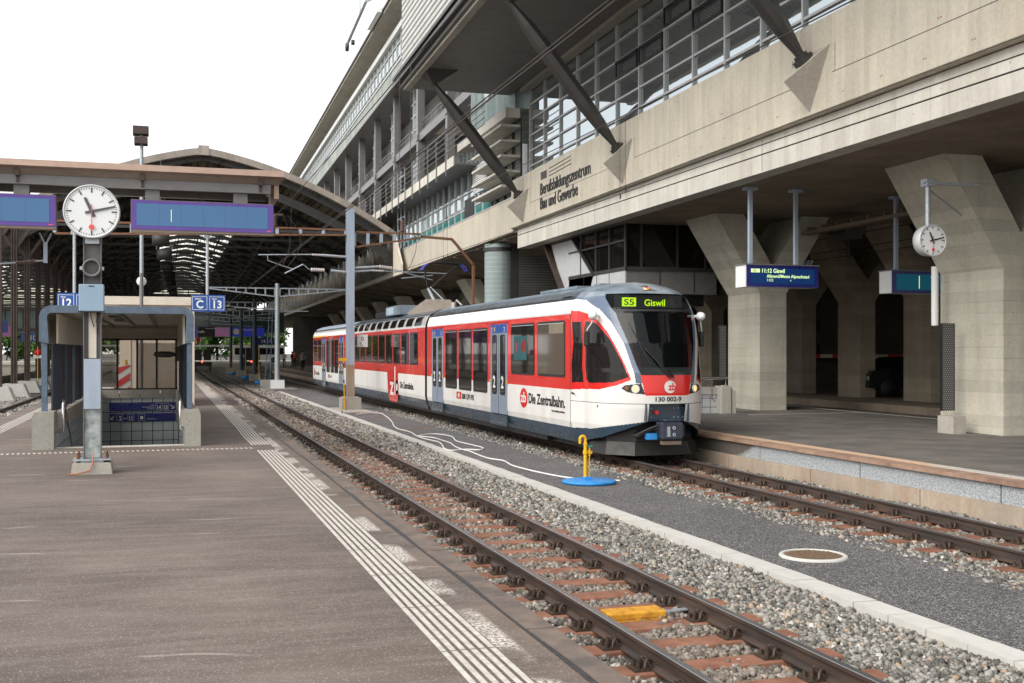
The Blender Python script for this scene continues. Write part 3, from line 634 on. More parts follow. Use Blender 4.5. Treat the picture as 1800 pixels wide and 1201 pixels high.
clock_dial(PX, PY-.24, 3.92, .39, ck, depth=.36)
MB().box(PX-.1, PX+.1, PY-.13, PY-.1, 3.45, 3.7).build('mounting_plate', 'galv', ck)
# ================================================================ STAIR SHELTER
SX0, SX1, SY0, SY1 = -2.0, .34, 22.5, 35.2
st = thing('stair_shelter', 'blue grey framed shelter over the stairs down from the left platform', 'stair shelter', (-.83, 22.5, 0))
for (a, b) in ((SX0-.38, SX0-.0), (SX1+.0, SX1+.3)):
    g = MB().prism([(a, -.02), (b, -.02), (b, .7), (a+.05 if a < -1 else a, .7), (a, .62)] if a < -1 else [(a, -.02), (b, -.02), (b, .62), (b-.03, .7), (a, .7)], SY0-.2, SY0+.5, 'y'); g.build('concrete_block', 'conc_blk', st)
g = MB(); g.box(SX0-.3, SX0-.0, SY0+.5, SY1, 0, .62).box(SX1, SX1+.26, SY0+.5, SY1, 0, .62).box(SX0-.3, SX1+.26, SY1, SY1+.25, 0, .55); g.build('parapet', 'rustband', st)
g = MB(); y = SY0+.55
while y < SY1-.3:
    g.box(SX0-.02, SX0+.09, y, y+2.0, .34, .66).box(SX1-.06, SX1+.02, y, y+2.0, .34, .66); y += 2.1
x = SX0+.1
while x < SX1-.1: g.box(x, x+.56, SY1-.08, SY1+.1, .43, .68); x += .58
g.build('coping_stone', 'conc', st)
g = MB(); g.quad((SX0+.006, SY0, -3.4), (SX0+.006, SY1, -3.4), (SX0+.006, SY1, .36), (SX0+.006, SY0, .36)).quad((SX1-.006, SY0, -3.4), (SX1-.006, SY1, -3.4), (SX1-.006, SY1, .36), (SX1-.006, SY0, .36)).quad((SX0, SY1-.01, -3.4), (SX1, SY1-.01, -3.4), (SX1, SY1-.01, .45), (SX0, SY1-.01, .45))
g.build('tiled_wall', 'tile_gr', st)
g = MB(); n = 20
for k in range(n): g.box(SX0, SX1, SY0+.15+k*.3, SY0+.15+(k+1)*.3, -3.4, -.16*(k+1))
g.box(SX0, SX1, SY0+.1+n*.3, SY1, -3.4, -3.3); g.build('stair_flight', 'conc', st)
MB().box(SX0, SX1, SY0-.02, SY0+.12, -.1, .02).build('nosing', 'conc_lt', st)
# roof frame
FX0, FX1 = SX0-.28, SX1+.18; ZT, TH = 2.7, .14
def arch(y0, y1, th, name, m, r=.22, x0=FX0, x1=FX1, zt=ZT):
    o = []; i = []
    for k in range(7): a = R(180-15*k); o.append((x0+r+r*math.cos(a), zt-r+r*math.sin(a)))
    for k in range(7): a = R(90-15*k); o.append((x1-r+r*math.cos(a), zt-r+r*math.sin(a)))
    ri = max(.02, r-th)
    for k in range(7): a = R(90-15*(6-k)); i.append((x1-r+ri*math.cos(a), zt-r+ri*math.sin(a)))
    for k in range(7): a = R(180-15*(6-k)); i.append((x0+r+ri*math.cos(a), zt-r+ri*math.sin(a)))
    zl = 1.98; poly = [(x0, zl+.04)]+o+[(x1, zl+.04), (x1-.07, zl-.06), (x1-th-.03, zl)]+i+[(x0+th+.03, zl), (x0+.07, zl-.06)]
    g = MB(); n = len(poly); half = n//2
    vs = [(p[0], y0, p[1]) for p in poly]+[(p[0], y1, p[1]) for p in poly]
    outer = list(range(0, 16)); inner = list(range(17+0, n))
    # strips between outer and inner
    oi = [poly[k] for k in range(0, 16)]; ii = [(x0+th+.03, zl)]+[i[13-k] for k in range(14)]+[(x1-th-.03, zl)]
    for k in range(15):
        A, B, C_, D = oi[k], oi[k+1], ii[k+1], ii[k]
        g.add([(A[0], y0, A[1]), (B[0], y0, B[1]), (C_[0], y0, C_[1]), (D[0], y0, D[1]), (A[0], y1, A[1]), (B[0], y1, B[1]), (C_[0], y1, C_[1]), (D[0], y1, D[1])],
              [(0, 1, 2, 3), (7, 6, 5, 4), (0, 4, 5, 1), (3, 2, 6, 7)]+([(0, 3, 7, 4)] if k == 0 else [])+([(1, 5, 6, 2)] if k == 14 else []))
    return g.build(name, m, st)
arch(SY0+.02, SY0+.3, TH, 'portal_frame', 'shelter')
arch(SY0+.3, SY1+.2, .05, 'roof_shell', 'offwhite', x0=FX0+.03, x1=FX1-.03, zt=ZT-.04)
for sx in (FX0+.04, FX1-.13): MB().box(sx, sx+.1, SY0+.06, SY0+.16, .68, 2.0).build('post', 'shelter', st)
for k, y in enumerate((SY0+2.6, SY0+4.8, SY0+7.0, SY0+9.2, SY0+11.4)):
    for sx in (SX0-.12, SX1): MB().box(sx+.02, sx+.12, y, y+.14, .3 if k < 2 else .45, 2.05).build('post', 'shelter_dk', st)
for sx, nm in ((SX0-.1, 'louvre_screen'), (SX1+.06, 'louvre_screen')):
    g = MB(); y = SY0+.4
    while y < SY1: g.prism([(sx, y), (sx+.03, y), (sx+.06, y+.1), (sx+.03, y+.1)], .66, 1.98, 'z'); y += .26
    g.build(nm, 'shelter_dk', st)
for sx in (SX0, SX1):
    g = MB(); y = SY0+.5
    while y < SY1: g.box(sx-.02, sx+.02, y, y+2.05, 1.98, 2.55); y += 2.1
    g.build('side_panel', 'offwhite', st)
g = MB()
for z in (2.25, 2.5, 2.62): g.box(SX0, SX1, SY1-.1, SY1-.04, z-.02, z+.02)
g.box(SX0, SX1, SY1-.04, SY1+.02, 2.16, 2.68); g.build('end_panel', 'offwhite', st)
g = MB()
for k in range(5): x = SX0+.05+k*(SX1-SX0-.1)/4; g.box(x-.028, x+.028, SY1-.05, SY1+.02, .68, 2.2)
g.box(SX0, SX1, SY1-.05, SY1+.02, .66, .72).box(SX0, SX1, SY1-.05, SY1+.02, 2.16, 2.21); g.build('window_frame', 'black', st)
MB().box(SX0+.05, SX1-.05, SY1-.02, SY1-.012, .7, 2.18).build('pane', 'shed_glass', st)
g = MB()
for y in (SY0+3, SY0+6): g.box(-1.2, -.9, y, y+1.2, 2.57, 2.6)
for x in (-1.5, -.9, -.3): g.box(x-.04, x+.04, SY0+.3, SY1, 2.56, 2.6)
g.build('ceiling_rail', 'steel_mid', st)
for sx, s in ((SX0+.13, 1), (SX1-.08, -1)):
    hr = MB().tube([(sx-s*.09, SY0+.28, .28), (sx, SY0+.22, .32), (sx, SY0+.18, .4), (sx, SY0+.18, .83), (sx, SY0+.3, .9), (sx, SY0+.4, .88), (sx, SY0+5.6, -2.0)], .022, 10)
    hr.build('handrail', 'chrome', st)
# direction panels on the far tiled wall
for (z0, lab) in ((.04, 'a'), (-.27, 'b')):
    p = thing('direction_sign', 'upper dark blue panel on the stairwell tiles reading 14 15 with arrow' if lab == 'a' else 'lower dark blue panel on the stairwell tiles reading 2 to 11 with arrow', 'sign', (-.6, SY1-.04, z0))
    MB().box(-1.62, .28, SY1-.05, SY1-.025, z0, z0+.235).build('board', 'navy', p); y = SY1-.056
    def ring(x, z, w, h, mm='white', parent=p, yy=y, t=.006):
        MB().box(x, x+w, yy, yy+.003, z, z+t).box(x, x+w, yy, yy+.003, z+h-t, z+h).box(x, x+t, yy, yy+.003, z+t, z+h-t).box(x+w-t, x+w, yy, yy+.003, z+t, z+h-t).build('number_frame', mm, parent)
    if lab == 'a':
        for x, s in ((-.3, '14'), (-.1, '15')): ring(x, z0+.02, .18, .2); text(s, .17, (x+.015, y, z0+.04), 'cam', 'white', p, xs=.8, bold=.004)
        for k, s in enumerate(('Inseli', 'Bahnhofparking', 'Frohburg')): text(s, .055, (-.34, y, z0+.15-k*.055), 'cam', 'white', p, align='RIGHT')
        MB().bar((.13, y, z0+.17), (.23, y, z0+.06), .003, .022, (0, 0, 1)).bar((.15, y, z0+.06), (.24, y, z0+.06), .003, .022).bar((.23, y, z0+.14), (.23, y, z0+.05), .003, .022, (1, 0, 0)).build('arrow', 'white', p)
    else:
        MB().bar((-1.48, y, z0+.17), (-1.58, y, z0+.06), .003, .022, (0, 0, 1)).bar((-1.5, y, z0+.06), (-1.59, y, z0+.06), .003, .022).bar((-1.58, y, z0+.14), (-1.58, y, z0+.05), .003, .022, (1, 0, 0)).build('arrow', 'white', p)
        ring(-1.41, z0+.02, .18, .2); text('2', .17, (-1.35, y, z0+.04), 'cam', 'white', p, bold=.004); text('-', .2, (-1.2, y, z0+.04), 'cam', 'white', p, bold=.004)
        ring(-1.1, z0+.02, .18, .2); text('11', .17, (-1.08, y, z0+.04), 'cam', 'white', p, xs=.8, bold=.004); ring(-.79, z0+.02, .18, .2)
        MB().box(-.74, -.66, y, y+.003, z0+.06, z0+.15).build('pictogram', 'white', p); text('Zentralstrasse', .05, (-.55, y, z0+.05), 'cam', 'white', p)
lp = thing('wall_lamp', 'flat dark grey lamp arm on the right side wall inside the stair shelter', 'lamp', (.1, 27, 1.75))
MB().lathe([(0, -.28), (.05, -.26), (.075, -.1), (.07, .1), (.03, .22), (0, .24)], (.0, 27, 1.76), 14, 'x').build('lamp_head', 'steel_dk', lp)
MB().box(.24, .34, 26.9, 27.1, 1.6, 1.95).bar((.2, 27, 1.77), (.3, 27, 1.77), .05).build('bracket', 'steel_brown', lp)

# kiosk / waiting room behind, barrier plate, seats
wr = thing('waiting_room', 'flat roofed beige waiting room on the left platform beyond the stair shelter', 'waiting room', (-.4, 38.4, 0))
MB().box(-1.45, .9, 38.4, 44, .0, 3.35).build('wall', 'beige', wr)
MB().box(-1.95, 1.0, 38.2, 44.4, 3.35, 3.62).build('roof', 'offwhite', wr)
for k in range(3): MB().box(-1.1+k*.8, -1.08+k*.8, 38.385, 38.4, .1, 3.3).build('panel_joint', 'steel_mid', wr)
w2 = MB().box(-.9, .45, 38.37, 38.395, .6, 2.1); w2.build('pane', 'shed_glass', wr)
for x0, m in ((-.55, 'yellow'), (.05, 'yellow')): MB().box(x0, x0+.42, 38.5, 38.6, 1.55, 1.95).build('poster', mat('pale_yellow_poster', (.62, .46, .3), .6), wr)
br = thing('barrier_plate', 'red and white striped barrier plate standing behind the glass of the stair shelter', 'barrier plate', (-1.27, 36.6, 0))
g = MB(); g.box(-1.45, -1.05, 36.6, 36.63, .25, 1.42).build('plate', 'white', br)
g = MB()
for k in range(3):
    z = .27+k*.42; g.add([(-1.43, 36.59, z), (-1.07, 36.59, z+.25), (-1.07, 36.59, min(1.4, z+.47)), (-1.43, 36.59, z+.22)], [(0, 1, 2, 3)])
g.build('red_stripe', 'red', br); MB().box(-1.45, -1.05, 36.5, 36.75, 0, .1).box(-1.28, -1.22, 36.6, 36.64, .1, .26).build('foot', 'black', br)
MB().cyl((-1.2, 36.62, 1.42), .05, .14, n=12).build('warning_lamp', 'yellow', br)
se = thing('bench', 'row of white bucket seats seen through the shelter glass', 'bench', (-2.3, 40, 0))
g = MB()
for k in range(5): g.lathe([(0, 0), (.2, .02), (.24, .1), (.2, .12), (.15, .06), (0, .04)], (-1.95, 38.6+k*.55, .45), 14)
g.build('bucket_seat', 'white', se); MB().box(-2.0, -1.9, 38.4, 41.2, .36, .42).box(-2.1, -1.8, 38.6, 38.7, 0, .36).box(-2.1, -1.8, 40.8, 40.9, 0, .36).build('frame', 'steel_mid', se)

# ================================================================ GANTRY ROOF WITH DISPLAYS
GY = 25.0
ga = thing('platform_gantry', 'brown edged cross beam roof over the left platform carrying the two violet displays', 'canopy', (-1.3, GY, 0))
xl, xr = -5.6, 2.48
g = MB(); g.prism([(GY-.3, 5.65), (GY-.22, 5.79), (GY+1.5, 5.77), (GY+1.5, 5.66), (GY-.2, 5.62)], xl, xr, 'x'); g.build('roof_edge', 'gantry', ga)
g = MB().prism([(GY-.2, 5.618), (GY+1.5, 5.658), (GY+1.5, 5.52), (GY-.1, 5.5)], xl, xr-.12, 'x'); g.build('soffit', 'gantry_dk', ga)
g = MB().box(xl, xr-.28, GY-.08, GY+.02, 5.3, 5.52).box(xl, xr-.28, GY+1.2, GY+1.3, 5.3, 5.52); g.build('cross_beam', 'steel_mid', ga)
for x in (-3.9, -2.87, -.28, 1.56): MB().box(x-.15, x+.15, GY+.02, GY+.25, 5.06, 5.5).build('hanger', 'steel_mid', ga)
MB().box(-1.66, -1.46, GY+.8, GY+1.0, 2.7, 5.3).build('column', 'steel_brown', ga)
for x in (-2.93, -.48, 1.98):
    MB().box(x-.04, x+.04, GY-.2, GY-.0, 5.46, 5.6).box(x-.03, x+.03, GY-.1, GY-.08, 5.33, 5.5).build('bracket', 'steel_brown', ga)
MB().box(xr-.2, xr-.1, GY-.05, GY+1.3, 5.2, 5.6).build('end_plate', 'gantry', ga)
def big_display(x0, x1, z0, z1, lab):
    t = thing('departure_display', lab, 'display', ((x0+x1)/2, GY, z0))
    MB().box(x0, x1, GY, GY+.3, z0-.05, z1).build('housing', 'gantry_dk', t)
    MB().box(x0+.01, x1-.01, GY-.012, GY, z0+.0, z1-.015).build('frame', 'disp_frame', t)
    MB().box(x0+.12, x1-.13, GY-.02, GY-.012, z0+.085, z1-.085).build('screen', 'disp_front', t)
    g = MB(); n = 6
    for k in range(1, n): x = x0+.12+k*(x1-x0-.25)/n; g.box(x-.003, x+.003, GY-.0225, GY-.02, z0+.09, z1-.09)
    g.build('panel_joint', 'disp_frame', t)
    MB().box(x1-.15, x1-.06, GY-.015, GY-.012, z0+.03, z0+.05).build('maker_mark', 'redsoft', t)
    return t
dR = big_display(-.72, 2.27, 4.44, 5.08, 'violet framed blank blue display hanging right of the large clock')
MB().box(.1, .112, GY-.023, GY-.02, 4.62, 4.88).build('lit_line', 'led_txt', dR)
big_display(-5.2, -2.2, 4.44, 5.1, 'violet framed blank blue display hanging left of the large clock, cut by the photo edge')
for (x, lab, a, b, rev) in ((.88, 'blue hanging sign with white C and 13 right of the stair shelter', 'C', '13', 0), (-1.83, 'blue hanging sign with white 12 and C above the left corner of the stair shelter', '12', 'C', 1)):
    t = thing('track_sign', lab, 'sign', (x, GY+.1, 2.7)); cx = x
    MB().tube([(x-.02, GY+.12, 3.04), (x-.02, GY+.12, 4.38)], .033, 10).box(x-.09, x+.05, GY+.1, GY+.14, 4.3, 4.38).build('rod', 'galv', t)
    MB().box(cx-.36, cx+.36, GY+.08, GY+.13, 2.7, 3.06).build('board', 'blue', t)
    for k, s in ((0, a), (1, b)):
        xx = cx-.335+k*.36; zz = 2.735; y = GY+.075
        MB().box(xx, xx+.31, y, y+.004, zz, zz+.008).box(xx, xx+.31, y, y+.004, zz+.282, zz+.29).box(xx, xx+.008, y, y+.004, zz+.008, zz+.282).box(xx+.302, xx+.31, y, y+.004, zz+.008, zz+.282).build('number_frame', 'white', t)
        text(s, .235, (xx+.155, y, zz+.04), 'cam', 'white', t, align='CENTER', bold=.006, xs=.95)
        text('Sektor' if s == 'C' else 'Gleis', .05, (xx+.05, y, zz+.225), 'cam', 'white', t, bold=.001)
# little square sign posts / lamp behind
t = thing('platform_mirror_post', 'slim grey post with a round white lamp behind the shelter roof', 'post', (-.73, 36.2, 0)); MB().tube([(-.73, 36.2, 0), (-.73, 36.2, 4.25)], .055, 10).build('pole', 'steel_mid', t)
MB().lathe([(0, .0), (.12, .02), (.15, .08), (.1, .16), (0, .2)], (-.73, 36.28, 4.0), 20, 'y').build('lamp', 'white', t)

# ================================================================ OVERHEAD LINE MASTS
def truss(g, x0, x1, y, z0a, z0b, z1, n, w=.06):
    g.m(0).bar((x0, y, z1), (x1, y, z1), .1, .07).bar((x0, y, z0a), (x1, y, z0b), .08, .07); g.m(1)
    for k in range(n+1):
        x = x0+(x1-x0)*k/n; zb = z0a+(z0b-z0a)*k/n
        if z1-zb > .12: g.box(x-w, x+w, y-.05, y+.05, zb+.03, z1-.03)
    g.m(0)
def insulator(g, a, b, r, n=6):
    a = Vector(a); b = Vector(b); pts = []; rs = []
    for k in range(2*n+1): pts.append(tuple(a.lerp(b, k/(2*n)))); rs.append(r if k % 2 else r*.55)
    g.tube(pts, rs, 10)
MX, MY = 6.95, 43.8
m1 = thing('overhead_line_mast', 'pale blue H section mast on a concrete block before the middle car of the train', 'mast', (MX, MY, -.46))
MB().box(MX-.38, MX+.38, MY-.38, MY+.38, -.5, .0).build('concrete_block', 'conc', m1)
hbeam(MB(), MX, MY, .03, 7.45, .3, .3, .02, .014, 'y').build('column', 'zinc_blue', m1)
MB().box(MX-.3, MX+.3, MY-.3, MY+.3, .0, .035).build('base_plate', 'galv', m1)
g = MB(); hbeam(g, MX, MY, .036, 1.3, .304, .304, .02, .014, 'y'); g.build('rusty_foot', mat('rust_stained_zinc', (.45, .42, .36), .6, .2, .2, 5, col2=(.4, .26, .13), streak=True), m1)
g = MB(); truss(g, -3.9, MX-.17, MY, 6.15, 6.42, 6.62, 12); g.build('cross_arm', ['rust', 'zinc_blue'], m1)
g = MB(); truss(g, MX+.17, 9.8, MY, 5.95, 6.4, 6.55, 5); g.bar((9.8, MY, 6.45), (11.1, MY, 6.38), .1, .1).bar((11.1, MY, 6.38), (12.0, MY, 5.35), .1, .1).bar((12.0, MY, 5.38), (12.0, MY, 3.4), .1, .1).build('portal_arm', ['rust', 'zinc_blue'], m1)
g = MB().m(0).tube([(MX-.15, MY, 5.55), (5.85, MY, 5.6)], .05, 8).tube([(5.6, MY, 5.62), (3.4, MY, 5.55)], .022, 8).tube([(3.75, MY, 5.55), (3.75, MY, 5.35), (4.3, MY, 5.15), (4.75, MY, 5.02)], .016, 8)
g.tube([(MX-.15, MY, 4.95), (6.2, MY, 5.0)], .05, 8).tube([(5.35, MY, 5.02), (5.2, MY, 5.15), (5.1, MY, 5.22)], .018, 8).tube([(5.1, MY, 5.22), (4.4, MY, 4.85)], .026, 8)
g.tube([(MX+.15, MY, 5.12), (8.1, MY, 5.2)], .05, 8).tube([(MX+.15, MY, 4.98), (7.8, MY, 5.04)], .04, 8).tube([(8.7, MY, 5.1), (10.3, MY, 4.7)], .02, 8).tube([(8.2, MY, 5.03), (10.9, MY, 4.98)], .02, 8).tube([(9.0, MY, 4.75), (10.3, MY, 4.9)], .02, 8)
g.m(1); insulator(g, (5.85, MY, 5.6), (5.45, MY, 5.61), .05); insulator(g, (5.95, MY, 5.01), (5.4, MY, 5.02), .085); insulator(g, (8.1, MY, 5.2), (8.65, MY, 5.14), .085); insulator(g, (7.8, MY, 5.04), (8.3, MY, 5.03), .05)
g.build('cantilever', ['galv', 'insul'], m1)
g = MB(); insulator(g, (4.0, MY, 6.66), (4.0, MY, 7.1), .12, 5); insulator(g, (9.05, MY, 6.6), (9.05, MY, 7.1), .12, 5); g.box(3.85, 4.35, MY-.03, MY+.03, 7.1, 7.16).build('insulator', 'insul_br', m1)
# hooked yellow rod leaning on it
t = thing('earthing_rod', 'yellow and black earthing rod with a small yellow plate leaning beside the blue mast', 'rod', (MX-.28, MY-.42, -.46))
MB().tube([(MX-.28, MY-.45, -.46), (MX-.34, MY-.45, 1.45)], .022, 8).build('rod', 'yellow', t); MB().box(MX-.52, MX-.2, MY-.47, MY-.44, 1.45, 1.56).build('plate', 'yellow', t)
MB().tube([(MX-.315, MY-.45, .6), (MX-.318, MY-.45, .7)], .03, 8).tube([(MX-.32, MY-.45, 1.2), (MX-.33, MY-.45, 1.35)], .03, 8).build('black_band', 'black', t)
t = thing('number_plate', 'small white plate with black characters beside the blue mast, before the train', 'sign', (MX+.45, MY, 1.9))
MB().box(MX+.3, MX+.72, MY+.12, MY+.14, 2.0, 2.5).build('plate', 'white', t); text('0', .24, (MX+.5, MY+.115, 2.24), 'cam', 'black', t, align='CENTER'); text('5.', .22, (MX+.46, MY+.115, 2.05), 'cam', 'black', t, align='CENTER'); MB().bar((MX+.15, MY+.13, 2.3), (MX+.3, MY+.13, 2.3), .03).build('bracket', 'galv', t)
far = ((69.7, 5.7, 'grey lattice mast on a white block at the mouth of the train hall'), (88, 5.6, 'dark mast inside the hall, next behind the one on the white block'), (104, 5.5, 'dark mast inside the hall, third from the hall mouth'), (121, 5.4, 'dark mast deep inside the hall, fourth from its mouth'))
for k, (y, zt, lab) in enumerate(far):
    t = thing('overhead_line_mast', lab, 'mast', (6.55, y, -.46)); x = 6.55
    MB().box(x-.4, x+.4, y-.4, y+.4, -.5, .05).build('foundation', 'white' if k == 0 else 'conc', t)
    MB().tube([(x, y, .05), (x, y, zt+.3)], [.17, .14], 14).build('mast', 'galv' if k == 0 else 'shelter_dk', t)
    g = MB(); truss(g, x-4.2, x-.15, y, zt-.05, zt-.5, zt, 7, .04); truss(g, x+.15, x+4.2, y, zt-.5, zt-.05, zt, 7, .04); g.tube([(x-.1, y, zt-1.3), (x-2.6, y, zt-1.2)], .03).tube([(x+.1, y, zt-1.4), (x+1.9, y, zt-1.4)], .03); g.build('cross_arm', ['galv', 'galv'], t)
t = thing('bracing_mast', 'slender blue lattice brace leaning beside the mast on the white block', 'mast', (6.3, 72.5, -.46))
g = MB()
for s in (-.16, .16): g.bar((6.2+s, 72.5, 0), (6.45+s*.6, 72.5, 5.0), .05)
for k in range(11):
    a = .1+k*.44; s = 1 if k % 2 else -1; g.bar((6.2+.025*k-.15*s, 72.5, a), (6.22+.025*k+.15*s, 72.5, a+.42), .025)
g.build('lattice', 'shelter', t); MB().box(5.75, 6.65, 72.1, 72.9, -.5, .0).build('foundation', 'conc', t)
# small posts, buckets along the gravel
for k, (x, y, lab) in enumerate(((6.1, 78, 'thin yellow rod in a blue foot inside the hall, nearest to the white block mast'), (6.2, 93, 'thin yellow rod in a blue foot between the dark masts of the hall'), (6.1, 110, 'thin yellow rod in a blue foot far inside the hall'), (-7.15, 70, 'thin yellow rod in a blue foot left of the stair shelter'))):
    t = thing('marker_rod', lab, 'rod', (x, y, -.46)); MB().tube([(x, y, -.2), (x, y, 2.1)], .025, 6).build('rod', 'yellow', t); MB().lathe([(0, 0), (.28, 0), (.3, .28), (.0, .28)], (x, y, -.47), 14).build('foot', 'plastic_blue', t)
t = thing('stop_disc', 'small red disc on a yellow rod left of the stair shelter', 'signal disc', (-7.25, 71, -.4)); MB().tube([(-7.25, 71, -.4), (-7.25, 71, 1.7)], .03, 6).build('rod', 'yellow', t); MB().lathe([(0, 0), (.2, 0), (.2, .04), (0, .04)], (-7.25, 70.95, 1.75), 20, 'y').build('disc', 'red', t); MB().box(-7.5, -7.0, 70.96, 71, 1.4, 1.6).build('plate', 'white', t)

# ================================================================ WIRES
def wire(a, b, sag, r, lab, n=16):
    pts = [(a[0]+(b[0]-a[0])*t/n, a[1]+(b[1]-a[1])*t/n, a[2]+(b[2]-a[2])*t/n-sag*4*(t/n)*(1-t/n)) for t in range(n+1)]
    return tag(MB().tube(pts, r, 5).build('overhead_wire', 'wire', None, a), lab, 'wire')
wire((9.5, -6, 5.14), (9.5, 130, 5.02), 0, .012, 'lower contact wire above the train, crossing the pale concrete beam'); wire((9.38, -6, 5.27), (9.42, 130, 5.1), 0, .01, 'second contact wire just above the one over the train')
wire((9.48, -6, 7.05), (9.1, MY, 7.1), .25, .012, 'upper wire crossing the concrete panel above the lettering'); wire((9.1, MY, 7.1), (9.3, 110, 6.6), .7, .012, 'upper wire running from the brown insulator over the train towards the hall')
wire((3.99, -6, 5.12), (3.99, 130, 4.95), 0, .012, 'contact wire over the near track, passing before the blue mast'); wire((4.12, -6, 5.28), (4.05, 130, 5.05), 0, .01, 'twin wire just beside the contact wire over the near track')
wire((3.99, -6, 6.95), (4.1, MY, 7.13), .2, .012, 'upper wire over the near track ending at the brown insulator'); wire((4.1, MY, 7.13), (4.0, 110, 6.4), .9, .012, 'upper wire from the brown insulator into the hall over the near track')
for (x, y, za, zb, lab) in ((9.45, 22.4, 6.95, 5.15, 'left one of the paired dropper wires right of the middle strut'), (9.45, 22.1, 6.95, 5.27, 'right one of the paired dropper wires right of the middle strut'), (9.46, 38.6, 6.95, 5.12, 'thin dropper wire crossing the lettering, left one of its pair'), (9.46, 38.0, 6.95, 5.12, 'thin dropper wire crossing the lettering, right one of its pair'), (4.0, 19.6, 6.85, 5.12, 'long thin dropper wire before the box soffit, left one'), (4.05, 18.9, 6.85, 5.12, 'long thin dropper wire before the box soffit, right one')):
    tag(MB().tube([(x, y, za), (x, y, zb)], .005, 5).tube([(x, y, zb+.12), (x+.02, y, zb+.06), (x, y, zb)], .014, 5).build('dropper_wire', 'wire', None, (x, y, zb)), lab, 'wire')
for k, (xa, xb, lab) in enumerate(((4.3, 4.6, 'slack jumper cable hanging from the left brown insulator, inner one'), (4.5, 5.0, 'slack jumper cable hanging from the left brown insulator, outer one'), (9.25, 9.6, 'slack jumper cable hanging before the pale concrete band near the right insulator'))):
    z = 7.12; pts = [(xa+(xb-xa)*math.sin(math.pi*q/10), MY-.1, z-(z-5.1)*q/10) for q in range(11)]; tag(MB().tube(pts, .012, 5).build('jumper_cable', 'wire', None, pts[0]), lab, 'cable')
t = thing('hanging_bracket', 'pale forked bracket hanging under the left display, holding an insulated rod', 'bracket', (-2.5, 26, 4.3))
MB().bar((-2.62, 26, 4.4), (-2.52, 26, 4.18), .03).bar((-2.38, 26, 4.4), (-2.48, 26, 4.18), .03).box(-2.54, -2.46, 25.96, 26.04, 3.75, 4.2).build('fork', 'zinc_blue', t)
g = MB().m(0).tube([(-2.5, 26, 3.8), (-2.85, 26, 3.78)], .018).m(1); insulator(g, (-2.7, 26, 3.79), (-3.1, 26, 3.74), .035); g.m(0).tube([(-3.1, 26, 3.74), (-4.6, 26, 3.6)], .018); g.build('rod', ['galv', 'insul_br'], t)
